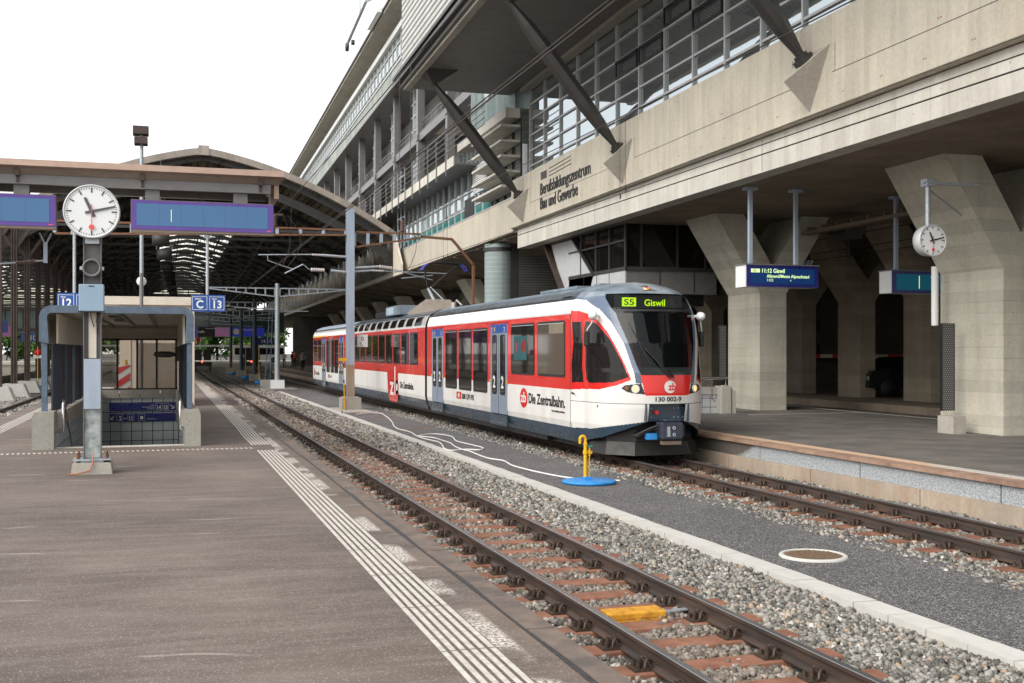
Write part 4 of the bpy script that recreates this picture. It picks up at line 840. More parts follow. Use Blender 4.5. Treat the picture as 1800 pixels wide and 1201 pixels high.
# ================================================================ TRAIN HALL
def arc_z(d, c=2.05, half=11.0, ze=8.7, zr=13.1):
    t = abs(d-c)/half
    return zr-(zr-ze)*(.38*t+.62*t*t)
HX0, HX1, HY0, HY1 = -8.9, 13.0, 66., 200.
def hall(c, y0, y1, name, label, sky0, skd, teeth=True):
    t = thing(name, label, 'train hall', (c, y0, 0)); X = [c-11+k*22/24 for k in range(25)]
    Z = lambda d: arc_z(d, c)
    # roof skin, left open where the frosted skylights lie
    g = MB(); sk = MB(); bays = []; y = y0
    while y < y1-1: bays.append((y, min(y+5.6, y1))); y += 5.6
    for (a, b) in bays:
        op = a > sky0
        for k in range(24):
            xm = (X[k]+X[k+1])/2
            inside = op and skd[0] < xm-c < skd[1]
            for (p, q, dst) in ((a, a+1.4, g), (a+1.4, b, sk if inside else g)):
                dst.quad((X[k], p, Z(X[k])), (X[k+1], p, Z(X[k+1])), (X[k+1], q, Z(X[k+1])), (X[k], q, Z(X[k])))
            if not inside or dst is g: g.quad((X[k], a, Z(X[k])+.22), (X[k+1], a, Z(X[k+1])+.22), (X[k+1], a+1.4 if inside else b, Z(X[k+1])+.22), (X[k], a+1.4 if inside else b, Z(X[k])+.22))
    g.build('roof', 'roofpanel', t)
    if sk.v: sk.build('skylight', 'skylight', t)
    g = MB()      # verge along the open front
    for k in range(24):
        g.add([(X[k], y0-.4, Z(X[k])-.02), (X[k+1], y0-.4, Z(X[k+1])-.02), (X[k+1], y0-.4, Z(X[k+1])+.36), (X[k], y0-.4, Z(X[k])+.36), (X[k], y0+.2, Z(X[k])-.02), (X[k+1], y0+.2, Z(X[k+1])-.02), (X[k+1], y0+.2, Z(X[k+1])+.36), (X[k], y0+.2, Z(X[k])+.36)], [(0, 1, 2, 3), (7, 6, 5, 4), (0, 4, 5, 1), (3, 2, 6, 7)])
    g.box(c-.3, c+.3, y0-.45, y0-.4, Z(c)-.1, Z(c)+.45); g.build('verge', 'verge', t)
    for i, (a, b) in enumerate(bays+[(y1, y1)]):
        dep = .5
        g = MB()
        for off, h0, h1 in ((0., -.35, -.02),) if i else ((0.3, -.3, -.02), (0.9, -1.25, -.85)):
            for k in range(24):
                zz = [Z(X[k]), Z(X[k+1])]
                if h0 < -.5: zz = [Z(X[k])-.0*(1), Z(X[k+1])]
                yy = a+off
                g.add([(X[k], yy-.1, zz[0]+h0-(.25 if not i else 0)*abs(X[k]-c)/11), (X[k+1], yy-.1, zz[1]+h0-(.25 if not i else 0)*abs(X[k+1]-c)/11), (X[k+1], yy-.1, zz[1]+h1), (X[k], yy-.1, zz[0]+h1), (X[k], yy+.1, zz[0]+h0), (X[k+1], yy+.1, zz[1]+h0), (X[k+1], yy+.1, zz[1]+h1), (X[k], yy+.1, zz[0]+h1)], [(0, 1, 2, 3), (7, 6, 5, 4), (0, 4, 5, 1), (3, 2, 6, 7)])
        for k in (0, 24): pass
        g.bar((c-10.6, a+.5, 8.9), (c+10.6, a+.5, 8.9), .07, .16)
        for x in (-5, 0, 5): g.bar((c+x, a+.5, 8.9), (c+x, a+.5, Z(c+x)-.3), .03)
        g.build('roof_rib', 'black' if i else 'steel_dk', t)
    g = MB()
    for k in range(1, 24, 2):
        x = X[k]; g.bar((x, y0, Z(x)-.14), (x, y1, Z(x)-.14), .1, .2)
    for k in range(0, 24):
        for q in (0.35, .75): x = X[k]+q*22/24; g.bar((x, y0, Z(x)-.03), (x, y1, Z(x)-.03), .045, .06)
    g.build('purlin', 'steel_brown', t)
    return t
h1 = hall(2.05, HY0, HY1, 'train_hall', 'arched train hall roof with a lichen stained edge over the near track and the train', 93, (-3.2, 3.4))
h2 = hall(-19.6, 60., HY1, 'train_hall', 'neighbouring arched hall roof with bright skylights at the left edge of the photo', 70, (-8, 8))
# row of columns between both halls, on white splayed blocks
for k in range(13):
    y = 56.4+5.6*k; lab = ['dark brown column on a white splayed block, cut by the left photo edge', 'dark brown double column on a white splayed block, leftmost whole one', 'dark brown double column on a white splayed block, right beside the shelter'][k] if k < 3 else 'dark hall column in the row running back behind the stair shelter'
    t = thing('hall_column', lab, 'column', (-7.45, y, -.5), 'hall columns behind the stair shelter' if k > 2 else 'hall columns')
    MB().prism([(-8.2, -.5), (-6.7, -.5), (-6.95, .12), (-7.0, .16), (-7.9, .16), (-7.95, .12)], y-.55, y+.45, 'y').build('splayed_block', 'kerb' if k < 4 else 'conc', t)
    MB().box(-7.6, -7.53, y-.12, y+.12, .16, 8.6).box(-7.37, -7.3, y-.12, y+.12, .16, 8.6).tube([(-7.45, y-.03, 0.1), (-7.45, y-.03, 8.6)], .085, 10).build('column', 'steel_brown', t)
    MB().bar((-7.45, y, 7.0), (-6.2, y, 8.9), .16).bar((-7.45, y, 7.0), (-8.7, y, 8.9), .16).build('bracket', 'steel_brown', t)
# far gallery over the heads of the tracks, with screens
t = thing('gallery', 'glazed gallery with screens crossing the far end of the train hall', 'gallery', (0, 140, 0))
MB().box(-34, 14, 140, 150, 4.1, 4.5).box(-34, 14, 140, 150, 6.6, 6.9).build('floor_slab', 'steel_dk', t); MB().box(-34, 14, 140.2, 140.3, 4.5, 6.6).build('pane', glass_dark('gallery_glass', (.03, .07, .065), .1), t)
g = MB(); x = -33
while x < 14: g.box(x-.05, x+.05, 140.1, 140.2, 4.5, 6.6); x += 1.9
g.build('mullion', 'black', t)
for x in (-20, -12, -4, 2.9, 10.5): MB().box(x-.45, x+.45, 141, 142, -.4, 4.1).build('pier', 'steel_dk', t)
sc = thing('info_screen', 'long dark screen with a line of pale writing over the far track ends', 'screen', (2.6, 139.9, 3.2)); MB().box(-1.4, 5.6, 139.8, 140, 3.55, 4.75).build('housing', 'black', sc); text('Restaurant zur Tramhaltestelle', .42, (-.8, 139.78, 4.05), 'cam', 'offwhite', sc, bold=.01)
sc = thing('info_screen', 'pink and violet screen over the far track ends, beside the deep blue one', 'screen', (6.5, 139.9, 3.5)); MB().box(5.7, 7.4, 139.8, 139.9, 3.6, 4.7).build('panel', 'screen_pink', sc)
sc = thing('info_screen', 'deep blue screen with a round white clock face over the far track ends', 'screen', (9.5, 139.9, 3.5)); MB().box(7.5, 11.6, 139.8, 139.9, 3.6, 4.7).build('panel', 'screen_far', sc); MB().lathe([(0, 0), (.36, 0)], (8.2, 139.77, 4.2), 24, 'y').build('dial', 'offwhite', sc); text('Willkommen', .25, (9.0, 139.77, 4.35), 'cam', 'offwhite', sc)
sc = thing('info_screen', 'violet screen at the far end of the hall, left of the stair shelter', 'screen', (-25, 139.9, 3.5)); MB().box(-23, -17, 139.8, 139.9, 3.5, 4.7).build('panel', 'screen_pink', sc)
t = thing('glazed_end_wall', 'distant glazed wall closing the train hall, bright behind its bars', 'wall', (0, 200, 0)); g = MB(); z = 5
while z < 13: g.box(-32, 14, 199.8, 200, z, z+.25); z += 1.05
x = -32
while x < 14: g.box(x-.08, x+.08, 199.7, 199.8, 5, 13); x += 2.1
g.build('frame', 'steel_dk', t); MB().box(-32, 14, 200.1, 200.15, 5, 13).build('pane', 'skylight', t)
# buffer stops, far sign boards
for k, (x, lab) in enumerate(((3.99, 'black buffer stop with an orange lamp at the end of the near track'), (9.48, 'black buffer stop with an orange lamp at the end of the train\'s track'))):
    t = thing('buffer_stop', lab, 'buffer stop', (x, 131, -.4))
    MB().box(x-1.0, x+1.0, 131, 131.4, .1, .6).box(x-.9, x-.7, 131, 132.5, -.5, .1).box(x+.7, x+.9, 131, 132.5, -.5, .1).build('frame', 'steel_dk', t); [MB().cyl((x+q, 130.8, .35), .18, .2, 'y', 14).build('buffer', 'black', t) for q in (-.5, .5)]
    MB().box(x-.9, x-.1, 131.2, 131.25, .75, 2.0).box(x+.1, x+.9, 131.2, 131.25, .75, 2.0).build('board', 'black', t); MB().lathe([(0, 0), (.1, 0), (.1, .05)], (x-.1, 130.7, .62), 12, 'y').build('lamp', 'led_red', t)
for k, (x, y, z, s, lab) in enumerate(((14.2, 90, 3.35, '14   B', 'dark hanging sign reading 14 B under the concrete deck'), (10.6, 125, 2.7, '14   A', 'dark hanging sign reading 14 A farther inside the hall'), (1.15, 72, 2.75, '13', 'dim blue sign reading 13 just behind the stair shelter corner'), (1.6, 118, 2.6, '13', 'small blue sign reading 13 deep in the hall'), (-9.5, 70, 3.0, '11', 'dim blue sign reading 11 left of the stair shelter'), (-9.3, 90, 2.6, '10 A', 'bright blue sign reading 10 A at the left photo edge'))):
    t = thing('track_sign', lab, 'sign', (x, y, z)); w_ = .75+.32*(len(s) > 2); MB().box(x-w_, x+w_, y, y+.06, z-.1, z+.6).build('board', 'blue' if k in (3, 5) else 'navy', t); text(s, .5, (x, y-.01, z+.05), 'cam', 'offwhite', t, align='CENTER', bold=.01); MB().tube([(x, y+.03, z+.6), (x, y+.03, z+1.6)], .03, 6).build('rod', 'steel_dk', t)
# flood light on its pole over the hall, round ducts hanging in a row
t = thing('floodlight_mast', 'twin floodlight on a thin pale pole rising over the hall roof', 'floodlight', (-1.2, 60, 0))
MB().tube([(-1.2, 60, 0), (-1.2, 60, 12.9)], [.12, .09], 10).build('pole', 'galv', t)
MB().box(-1.62, -.85, 59.5, 60.3, 12.9, 13.3).box(-1.55, -.9, 59.5, 60.3, 12.4, 12.75).build('floodlight', 'steel_brown', t); MB().box(-1.75, -1.5, 59.95, 60.05, 7.9, 7.98).build('bracket', 'galv', t)
for k in range(8):
    y = 58+9*k; x = -.25+.15*k; z = 6.9-.0*k if k else 6.9
    t = thing('hanging_lamp', 'dark round drum lamp in the row hanging along the near platform hall', 'lamp', (x, y, 7.3), 'drum lamps hanging in the hall')
    MB().lathe([(0, 0), (.42, 0), (.42, .55), (0, .55)], (x, y, 7.1), 18).build('drum', 'duct', t); MB().box(x-.45, x-.4, y-.03, y+.03, 7.65, 7.95).box(x+.4, x+.45, y-.03, y+.03, 7.65, 7.95).box(x-.5, x+.5, y-.03, y+.03, 7.9, 7.96).tube([(x, y, 7.96), (x, y, 11.5)], .015, 5).build('hanger', 'steel_mid', t)

# ================================================================ VIADUCT BUILDING (right)
V = thing('school_building', 'concrete and glass vocational school on Y shaped pillars over the right platform', 'building', (12.5, 12, 0))
MB(BF).box(12.25, 12.55, 10, 42, 6.64, 8.53).build('parapet_panel', 'conc_v', V)
MB(BF).box(12.42, 12.9, 10, 41.7, 5.86, 6.62).build('edge_beam', 'conc_lt', V)
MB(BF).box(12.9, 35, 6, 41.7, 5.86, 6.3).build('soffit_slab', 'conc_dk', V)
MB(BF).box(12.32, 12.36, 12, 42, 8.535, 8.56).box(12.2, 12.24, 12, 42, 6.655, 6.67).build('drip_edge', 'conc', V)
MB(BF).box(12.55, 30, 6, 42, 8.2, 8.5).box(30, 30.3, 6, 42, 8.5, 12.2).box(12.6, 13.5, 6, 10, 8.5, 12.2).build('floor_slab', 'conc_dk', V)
g = MB(BF)
for k in range(24): u = 42-1.25*k-.6; g.lathe([(0, 0), (.016, 0)], (12.247, u, 6.9), 8, 'x').lathe([(0, 0), (.016, 0)], (12.247, u+.06, 6.9), 8, 'x')
for k in range(8): u = 40-4*k; [g.lathe([(0, 0), (.018, 0)], (12.247, u+du, z), 8, 'x') for du in (0, .07) for z in (7.5,)]
g.build('tie_holes', mat('rusty_tie_hole', (.25, .08, .03), .8), V)
for (a, b) in ((41.9, 40.9), (39.6, 31.0), (29.5, 20.8), (19.3, 12.2)): MB(BF).box(12.246, 12.249, b, a, 7.36, 7.372).build('formwork_joint', 'crack', V)
for u in (41.0, 39.5, 31.0, 29.4, 20.8, 19.2): MB(BF).box(12.246, 12.249, u, u+.012, 7.36, 7.95).build('formwork_joint', 'crack', V)
for u in (22.4, 33.1, 14.0): MB(BF).box(12.416, 12.419, u, u+.014, 5.9, 6.6).build('formwork_joint', 'crack', V)
# glazing: twelve bays, each a window with its panes
u0 = 41.8; bay = 1.84; zg0, zg1 = 8.5, 12.15; rows = 6; rh = (zg1-zg0)/rows
for k in range(17):
    a = u0-bay*k; b = a-bay
    fr = MB(BF); fr.box(12.93, 13.05, a-.035, a+.035, zg0, zg1)
    for r_ in range(rows+1): fr.box(12.94, 13.04, b+.035, a-.035, zg0+r_*rh-.03, zg0+r_*rh+.03)
    wnd = fr.build('window', 'alu', V); MB(BF).box(13.0, 13.012, b, a, zg0, zg1).build('pane', 'glass', wnd)
    if k in (5, 6, 7, 8):
        h = MB(BF); zr = zg0+(4 if k != 7 else 5)*rh-rh; h.m(0); h.box(12.88, 12.93, b+.06, b+.12, zr+.05, zr+rh-.05).box(12.88, 12.93, a-.12, a-.06, zr+.05, zr+rh-.05).box(12.88, 12.93, b+.06, a-.06, zr+.03, zr+.09).box(12.88, 12.93, b+.06, a-.06, zr+rh-.09, zr+rh-.03); h.build('open_sash', 'black', wnd)
# projecting upper box
MB(BF).box(8.04, 13.2, -2, 43.2, 12.2, 12.34).build('box_soffit', 'corr_dk', V)
MB(BF).box(8.1, 13.2, -2, 43.2, 12.72, 19.5).build('corrugated_wall', 'corr', V)
MB(BF).box(7.86, 8.1, -2, 43.9, 12.34, 12.46).box(7.96, 8.1, -2, 43.9, 12.46, 12.6).box(7.84, 8.1, -2, 43.9, 12.6, 12.72).build('box_fascia', 'steel_dk', V); MB(BF).box(8.16, 8.4, -2, 43.1, 12.1, 12.2).build('drip_ledge', 'conc', V)
MB(BF).box(12.6, 12.95, 8, 42, 12.08, 12.2).build('head_ledge', 'conc', V)
for k in range(20): pass
# struts with sockets and concrete pyramids
for k, u in enumerate((40.3, 30.2, 20.0, 9.9)):
    lab = ['tapered dark strut rising from the pyramid left of the lettering', 'tapered dark strut rising from the pyramid right of the lettering', 'tapered dark strut cut by the top photo edge', None][k]
    a = Vector((12.02, u, 7.76)); b = Vector((8.75, u, 11.75))
    g = MB(BF); pts = [a.lerp(b, q) for q in (0, .04, .16, .3, .7, .84, .96, 1)]; g.tube([tuple(p) for p in pts], [.09, .1, .2, .245, .245, .2, .1, .09], 8); g.smooth = False
    stt = g.build('strut', 'steel_dk', V)
    if lab: stt['label'] = lab
    for p in stt.data.polygons: p.use_smooth = False
    d = (b-a).normalized(); MB(BF).tube([tuple(a-d*.05), tuple(a+d*.05)], .22, 16).tube([tuple(a+d*.05), tuple(a+d*.12)], .15, 16).build('socket', 'steel_dk', stt)
    s = [(12.24, u-1.0, 8.25), (12.24, u+1.0, 7.72), (12.24, u-.5, 6.9)]
    pk = [(11.66, u+.15, 7.72)]
    g = MB(BF); P = [(12.25, u-.85, 8.05), (12.25, u+.75, 7.95), (12.25, u-.2, 6.82), (11.72, u+.0, 7.52), (11.78, u+.42, 7.62)]
    g.add([(12.252, u-.62, 7.95), (12.252, u+.6, 7.95), (12.252, u+.12, 6.72), (11.62, u+.08, 7.3)], [(0, 1, 3), (1, 2, 3), (2, 0, 3), (0, 1, 2)]); g.build('anchor_pyramid', 'conc', V)
    MB(BF).add([(8.3, u-.5, 12.2), (8.3, u+.5, 12.2), (9.6, u+.5, 12.2), (9.6, u-.5, 12.2), (8.72, u-.12, 11.68), (8.72, u+.12, 11.68), (8.98, u+.12, 11.78), (8.98, u-.12, 11.78)], [(0, 1, 2, 3), (4, 5, 6, 7), (0, 1, 5, 4), (1, 2, 6, 5), (2, 3, 7, 6), (3, 0, 4, 7)]).build('top_bracket', 'steel_dk', V)
text('Berufsbildungszentrum', .6, (12.236, 38.25, 7.47), 'left', 'black', V, fr=BF, wid=5.2, bold=.003, ext=.012)
text('Bau und Gewerbe', .6, (12.236, 38.25, 6.95), 'left', 'black', V, fr=BF, wid=4.0, bold=.003, ext=.012)
g = MB(BF)
for k in range(5): g.box(12.22, 12.25, 37.5, 38.15, 8.02+k*.055, 8.05+k*.055)
for k in range(3): g.bar((12.24, 37.2, 8.02+k*.13), (12.24, 34.9, 8.08+k*.13), .015, .02)
g.build('emblem', 'markdk', V)
# Y shaped pillars, first row
def y_pillar(g, x0, x1, u0_, u1_, zb=.08, ztop=5.86, z1=3.55, spread=1.45, aw=.92, bothways=True):
    cx = (x0+x1)/2; sl = spread
    p = [(x0, zb), (x1, zb), (x1, z1), (x1+sl, ztop), (x1+sl-aw, ztop), (cx, z1+.75), (x0-sl+aw, ztop), (x0-sl, ztop), (x0, z1)]
    g.add([(a, u0_, b) for a, b in p]+[(a, u1_, b) for a, b in p], [])
    n0 = len(g.v)-18; 
    quads = [(0, 1, 2, 8), (8, 2, 5), (2, 3, 4, 5), (8, 5, 6, 7)]
    for q in quads: g.f.append([n0+i for i in q]); g.mi.append(g.cur); g.sm.append(False); g.f.append([n0+9+i for i in q[::-1]]); g.mi.append(g.cur); g.sm.append(False)
    for i in range(9): j = (i+1) % 9; g.f.append([n0+i, n0+9+i, n0+9+j, n0+j]); g.mi.append(g.cur); g.sm.append(False)
    return g
names1 = {0: 'large Y shaped concrete pillar at the right edge, nearest to the camera', 1: 'Y shaped concrete pillar just right of the train front'}
for k in range(11):
    u = 19.2+10.2*k
    y_pillar(MB(BF), 16.22, 17.1, u, u+2.0).build('pillar', 'conc_h', V) if k > 1 else V_lab(k) if False else None
    if k <= 1: tag(y_pillar(MB(BF), 16.22, 17.1, u, u+2.0).build('pillar', 'conc_h', V), names1[k])
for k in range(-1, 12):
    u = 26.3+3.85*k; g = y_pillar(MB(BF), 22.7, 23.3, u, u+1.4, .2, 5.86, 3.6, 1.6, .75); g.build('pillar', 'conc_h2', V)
MB(BF).box(31, 31.4, 8, 130, .2, 5.86).build('back_wall', concrete('sooty_back_wall', (.1, .085, .06), 'h', .5, .3), V)  # near-black base colour paints in the darkness deep under the deck
g = MB(BF)
for u in range(26, 60, 4):
    for z in (1.6, 2.9, 4.1): g.box(30.9, 31.0, u, u+.5, z, z+.55)
g.build('wall_niche', 'black', V)
g = MB(BF)
for k in range(24): u = 24+1.1*k; g.m(k % 2).box(29.9, 29.96, u, u+1.1, 1.5, 1.68)
g.build('barrier_tape', ['red', 'offwhite'], V)
# conduits and trays under the deck
g = MB(BF).box(17.6, 17.9, 14, 60, 5.3, 5.4)
for k in range(60): g.box(17.58, 17.92, 14+.75*k, 14.06+.75*k, 5.4, 5.5)
g.build('cable_tray', mat('dusty_cable_tray', (.18, .14, .1), .7), V)
for u in (22.5, 28, 33.5): MB(BF).box(18.2, 18.9, u, u+.9, 5.25, 5.55).box(18.3, 18.8, u+.1, u+.8, 5.1, 5.25).build('ceiling_unit', 'steel_dk', V)
for (a, b) in (((19.6, 12, 5.0), (19.6, 60, 5.0)), ((20.4, 12, 4.9), (20.4, 60, 4.9)), ((20.0, 12, 5.5), (20.0, 60, 5.5))): MB(BF).tube([a, b], .015, 5).build('cable', 'wire', V)
g = MB(BF)
for u in (24.8, 30, 36): g.cyl((19.6, u, 4.7), .04, 1.15, n=8)
g.build('cable_hanger', 'black', V)

# ---------------------------------------------------------------- office wing beyond
W = thing('office_wing', 'long office wing with steel columns, walkway and deep eaves running back beside the hall', 'building', (12.5, 43, 0)); UE = 200
MB(BF).box(12.32, 12.7, 42.02, 66.5, 6.53, 7.9).build('parapet_band', 'conc_v', W)
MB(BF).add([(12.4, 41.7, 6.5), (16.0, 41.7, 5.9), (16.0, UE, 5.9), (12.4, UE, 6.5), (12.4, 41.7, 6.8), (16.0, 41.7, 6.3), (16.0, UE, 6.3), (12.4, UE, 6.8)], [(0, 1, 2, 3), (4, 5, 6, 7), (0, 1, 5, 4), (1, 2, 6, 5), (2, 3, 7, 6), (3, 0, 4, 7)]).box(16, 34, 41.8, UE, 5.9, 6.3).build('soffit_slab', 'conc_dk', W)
MB(BF).box(12.3, 12.5, 66.5, UE, 6.45, 6.75).build('deck_edge', 'conc', W)
g = MB(BF)
for k in range(35): u = 44+4.4*k; MB(BF).bar((12.5, u, 6.44), (16.5, u, 5.84), .3, .12).build('soffit_rib', 'conc_dk', W)
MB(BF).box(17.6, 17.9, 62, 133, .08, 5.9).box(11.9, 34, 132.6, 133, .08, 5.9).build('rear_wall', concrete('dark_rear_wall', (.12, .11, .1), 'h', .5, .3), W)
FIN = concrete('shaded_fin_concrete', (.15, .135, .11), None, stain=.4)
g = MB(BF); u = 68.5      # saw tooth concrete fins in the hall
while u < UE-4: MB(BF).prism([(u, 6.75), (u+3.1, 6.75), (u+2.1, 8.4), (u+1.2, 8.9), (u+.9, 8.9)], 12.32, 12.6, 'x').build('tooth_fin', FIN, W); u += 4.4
u = 67.5
while u < UE-4:
    for q in (0, 1.1): MB(BF).tube([(12.8, u+q, 6.8), (12.8, u+q, 9.6)], .06, 6).build('pipe', 'galv', W)
    u += 4.4
MB(BF).box(13.6, 13.8, 66.8, UE, 6.3, 12).build('back_panel', 'black', W)
def glazed(u0, u1, d, z0, z1, pu, zs, m, frame='alu', cat='window_band', w=.05):
    fr = MB(BF); u = u0
    while u <= u1+.01: fr.box(d-.07, d, u-w/2, u+w/2, z0, z1); u += pu
    for z in [z0, z1]+zs: fr.box(d-.06, d-.002, u0, u1, z-.03, z+.03)
    f = fr.build(cat, frame, W); MB(BF).box(d+.0, d+.02, u0, u1, z0, z1).build('pane', m, f)
    return f
# lower storey (over the band)
glazed(46.8, 66.5, 12.75, 7.92, 10.3, 1.35, [8.55, 9.3], 'glass_lt'); MB(BF).box(12.72, 12.74, 46.8, 66.4, 7.95, 8.5).build('spandrel', 'glass_gr', W)
MB(BF).box(12.3, 12.76, 42.02, 66.5, 7.9, 7.94).build('sill', 'alu', W)
g = MB(BF)
for k in range(14): g.box(12.55, 12.66, 46.9, 49.4, 9.0+k*.09, 9.045+k*.09)
g.build('blind', 'white', W); MB(BF).box(12.66, 12.74, 49.6, 51.4, 7.95, 9.0).build('open_window', 'black', W)
# sun louvres beside the box
for k in range(5): MB(BF).box(11.9, 12.75, 42.3, 47.0, 8.35+k*.6, 8.44+k*.6).build('sun_louvre', 'conc_lt', W)
glazed(42.3, 47, 12.78, 7.95, 11.1, 1.2, [], 'glass', 'black')
# walkway with railing
MB(BF).box(11.5, 14.2, 48.6, UE, 10.25, 10.34).build('walkway_deck', 'steel_mid', W); MB(BF).box(11.46, 11.5, 48.6, UE, 10.18, 10.62).build('walkway_fascia', 'conc_lt', W)
MB(BF).box(12.1, 12.7, 42.3, 50.5, 11.12, 11.5).build('parapet_ledge', 'conc_lt', W)
g = MB(BF); u = 50
while u < UE: g.box(11.4, 11.46, u-.03, u+.03, 9.9, 11.95); u += 2.0
for z in (10.95, 11.2, 11.45, 11.7, 11.95): g.tube([(11.42, 43, z), (11.42, UE, z)], .022 if z < 11.9 else .035, 6)
g.build('railing', 'steel_mid', W)
# copper clad stair box
MB(BF).box(12.5, 18, 42.3, 49.5, 11.5, 16.8).build('copper_box', mat('dark_copper_sheet', (.1, .17, .17), .55, .1, .35, 1.6, col2=(.24, .3, .28), streak=True), W); MB(BF).lathe([(.0, -.03), (.42, -.03), (.5, -.02), (.5, .0)], (12.49, 46.5, 13.2), 28, 'x').build('round_window', 'alu', W)
# steel columns, slabs, recessed windows between them
for k in range(-1, 18):
    u = 63.2+7.55*k; g = MB(BF).box(12.75, 13.15, u-.22, u+.22, 7.9, 18.3); g.box(12.7, 13.2, u-.26, u+.26, 14.0, 14.3); g.build('steel_column', 'steel_mid', W)
MB(BF).box(12.9, 16.5, 49.6, UE, 14.05, 14.35).build('storey_slab', 'steel_mid', W); MB(BF).box(12.82, 12.9, 49.6, UE, 13.95, 14.4).build('storey_beam', 'steel_mid', W)
for k in range(11):
    u = 56+7.55*k
    dd = 15.2 if k < 1 else 13.45; e_ = 6.9 if k < 1 else 4.6
    glazed(u+1.2, u+e_, dd, 10.7, 13.9, .95, [11.6, 12.5, 13.2], 'glass_lt'); glazed(u+1.2, u+e_, dd, 14.5, 18.0, .95, [15.4, 16.3, 17.1], 'glass_lt')
MB(BF).box(15.25, 15.6, 49.6, UE, 7.9, 18.3).build('recessed_wall', mat('white_render', (.55, .55, .56), .7), W)
g = MB(BF)
for k in range(11):
    u = 56+7.55*k; g.box(12.98, 13.0, u+.6, u+7, 15.1, 15.14).box(12.98, 13.0, u+.6, u+7, 14.6, 14.63).box(12.98, 13.0, u+.6, u+7, 14.85, 14.88)
    for q in range(6): g.box(12.98, 13.0, u+.6+q*1.25, u+.64+q*1.25, 14.35, 15.14)
g.build('balcony_railing', 'steel_mid', W)
g = MB(BF)
for k in range(4): u = 50+7.55*k; MB(BF).box(13.3, 15, u, u+3.4, 14.0, 14.04).build('grating', 'beige', W)
# overhanging top storey
MB(BF).box(12.2, 20, 43.5, UE, 18.2, 18.35).build('top_soffit', 'steel_mid', W)
MB(BF).box(12.26, 12.6, 43.5, UE, 18.35, 19.35).box(12.5, 12.8, 43.5, UE, 21.6, 22.3).build('copper_band', 'copper', W)
MB(BF).box(12.2, 12.5, 43.5, UE, 21.25, 21.6).build('white_band', 'white', W)
glazed(50.5, UE, 12.45, 19.35, 21.25, 1.45, [19.9, 20.7], 'glass_lt')
MB(BF).box(12.36, 12.4, 43.5, 50.5, 19.35, 21.25).build('perforated_screen', stripes('perforated_sheet', (.16, .16, .16), (.34, .34, .33), 'A', .12, .5, .5, .3), W)
MB(BF).box(12.22, 12.26, 43.5, UE, 18.32, 18.4).box(12.2, 12.3, 43.5, UE, 19.3, 19.38).build('sill_rail', 'alu', W)
g = MB(BF); u = 43.5
while u < UE: g.prism([(11.45, 22.35), (12.8, 22.12), (13.5, 22.3), (13.5, 22.7), (11.45, 22.6)], u, min(UE, u+2.46), 'y'); u += 2.48
g.build('eave', 'conc', W)
MB(BF).box(11.36, 11.46, 43.5, UE, 22.5, 22.64).build('gutter', 'steel_brown', W)
gd = thing('roof_gondola', 'white roof top maintenance gondola with a thin boom reaching over the eave', 'gondola', (12.5, 66, 23))
MB(BF).box(11.05, 11.34, 67, 71, 22.45, 23.8).build('cabin', 'white', gd)
g = MB(BF).tube([(11.2, 68.5, 24.9), (10.5, 75.6, 22.9)], .11, 8).tube([(11.2, 68.2, 23.7), (10.95, 70.8, 24.2)], .07, 8).tube([(10.8, 72.4, 24.9), (10.8, 72.4, 23.9)], .05, 6); g.build('boom', 'galv', gd)
MB(BF).lathe([(.0, -.1), (.3, -.1), (.3, .1), (0, .1)], (10.45, 75.9, 22.6), 16, 'x').lathe([(.0, -.1), (.18, -.1), (.18, .1), (0, .1)], (10.75, 75.2, 22.75), 16, 'x').build('roller', 'steel_dk', gd)
MB(BF).box(11.2, 12.6, 67.4, 67.6, 22.7, 22.8).box(11.2, 12.6, 70.4, 70.6, 22.7, 22.8).bar((11.3, 70.5, 22.8), (12.4, 70.5, 23.6), .08).build('trolley', 'steel_brown', gd)

# white service ladder frame and pale fin at the hall corner
t = thing('service_cage', 'pale steel ladder cage and white fin where the hall roof meets the concrete band', 'ladder', (12.0, 66.6, 6.8))
MB(BF).prism([(66.3, 6.6), (66.3, 8.7), (66.0, 9.0), (65.7, 8.7), (63.6, 6.9), (63.6, 6.3), (66.3, 6.3)], 11.9, 12.0, 'x').build('fin', 'offwhite', t)
g = MB(BF)
for u in (63.2, 64.4, 65.4): g.box(12.0, 12.06, u, u+.06, 7.9, 12.4)
for z in (8.2, 8.9, 9.6, 10.4, 11.2, 12.0): g.box(12.0, 12.04, 63.2, 65.5, z, z+.05)
g.build('cage', 'galv', t)

# staff cabin, glass block tower, roller shutter under the deck
t = thing('staff_cabin', 'glazed cabin with pale panels hanging under the deck above the train', 'cabin', (13.9, 32.4, 3.66))
MB().box(13.85, 17.0, 32.3, 37.4, 3.66, 4.4).build('panel', 'steel_mid', t); MB().box(13.8, 13.845, 32.3, 37.4, 3.66, 4.4).build('side_panel', 'alu', t)
g = MB().box(13.8, 17.0, 32.24, 32.3, 4.38, 4.5).box(13.78, 13.84, 32.24, 37.4, 4.38, 4.5)
for x in (13.8, 14.35, 15.6, 16.6, 17.0): g.box(x-.03, x+.03, 32.24, 32.3, 4.5, 5.86)
for u in (33.6, 34.8, 36.2): g.box(13.78, 13.84, u-.03, u+.03, 4.5, 5.86)
g.box(13.78, 13.84, 32.3, 37.4, 5.3, 5.36); g.build('frame', 'steel_dk', t)
g = MB()
for x in (15.0, 16.2): g.box(x-.012, x+.012, 32.285, 32.3, 3.7, 4.38)
for u in (33.6, 34.7, 35.9): g.box(13.79, 13.8, u-.012, u+.012, 3.7, 4.38)
g.build('panel_joint', 'black', t)
MB().box(13.86, 17, 32.31, 37.4, 4.4, 5.86).build('pane', glass_dark('cabin_glass', (.008, .007, .006), .06), t)
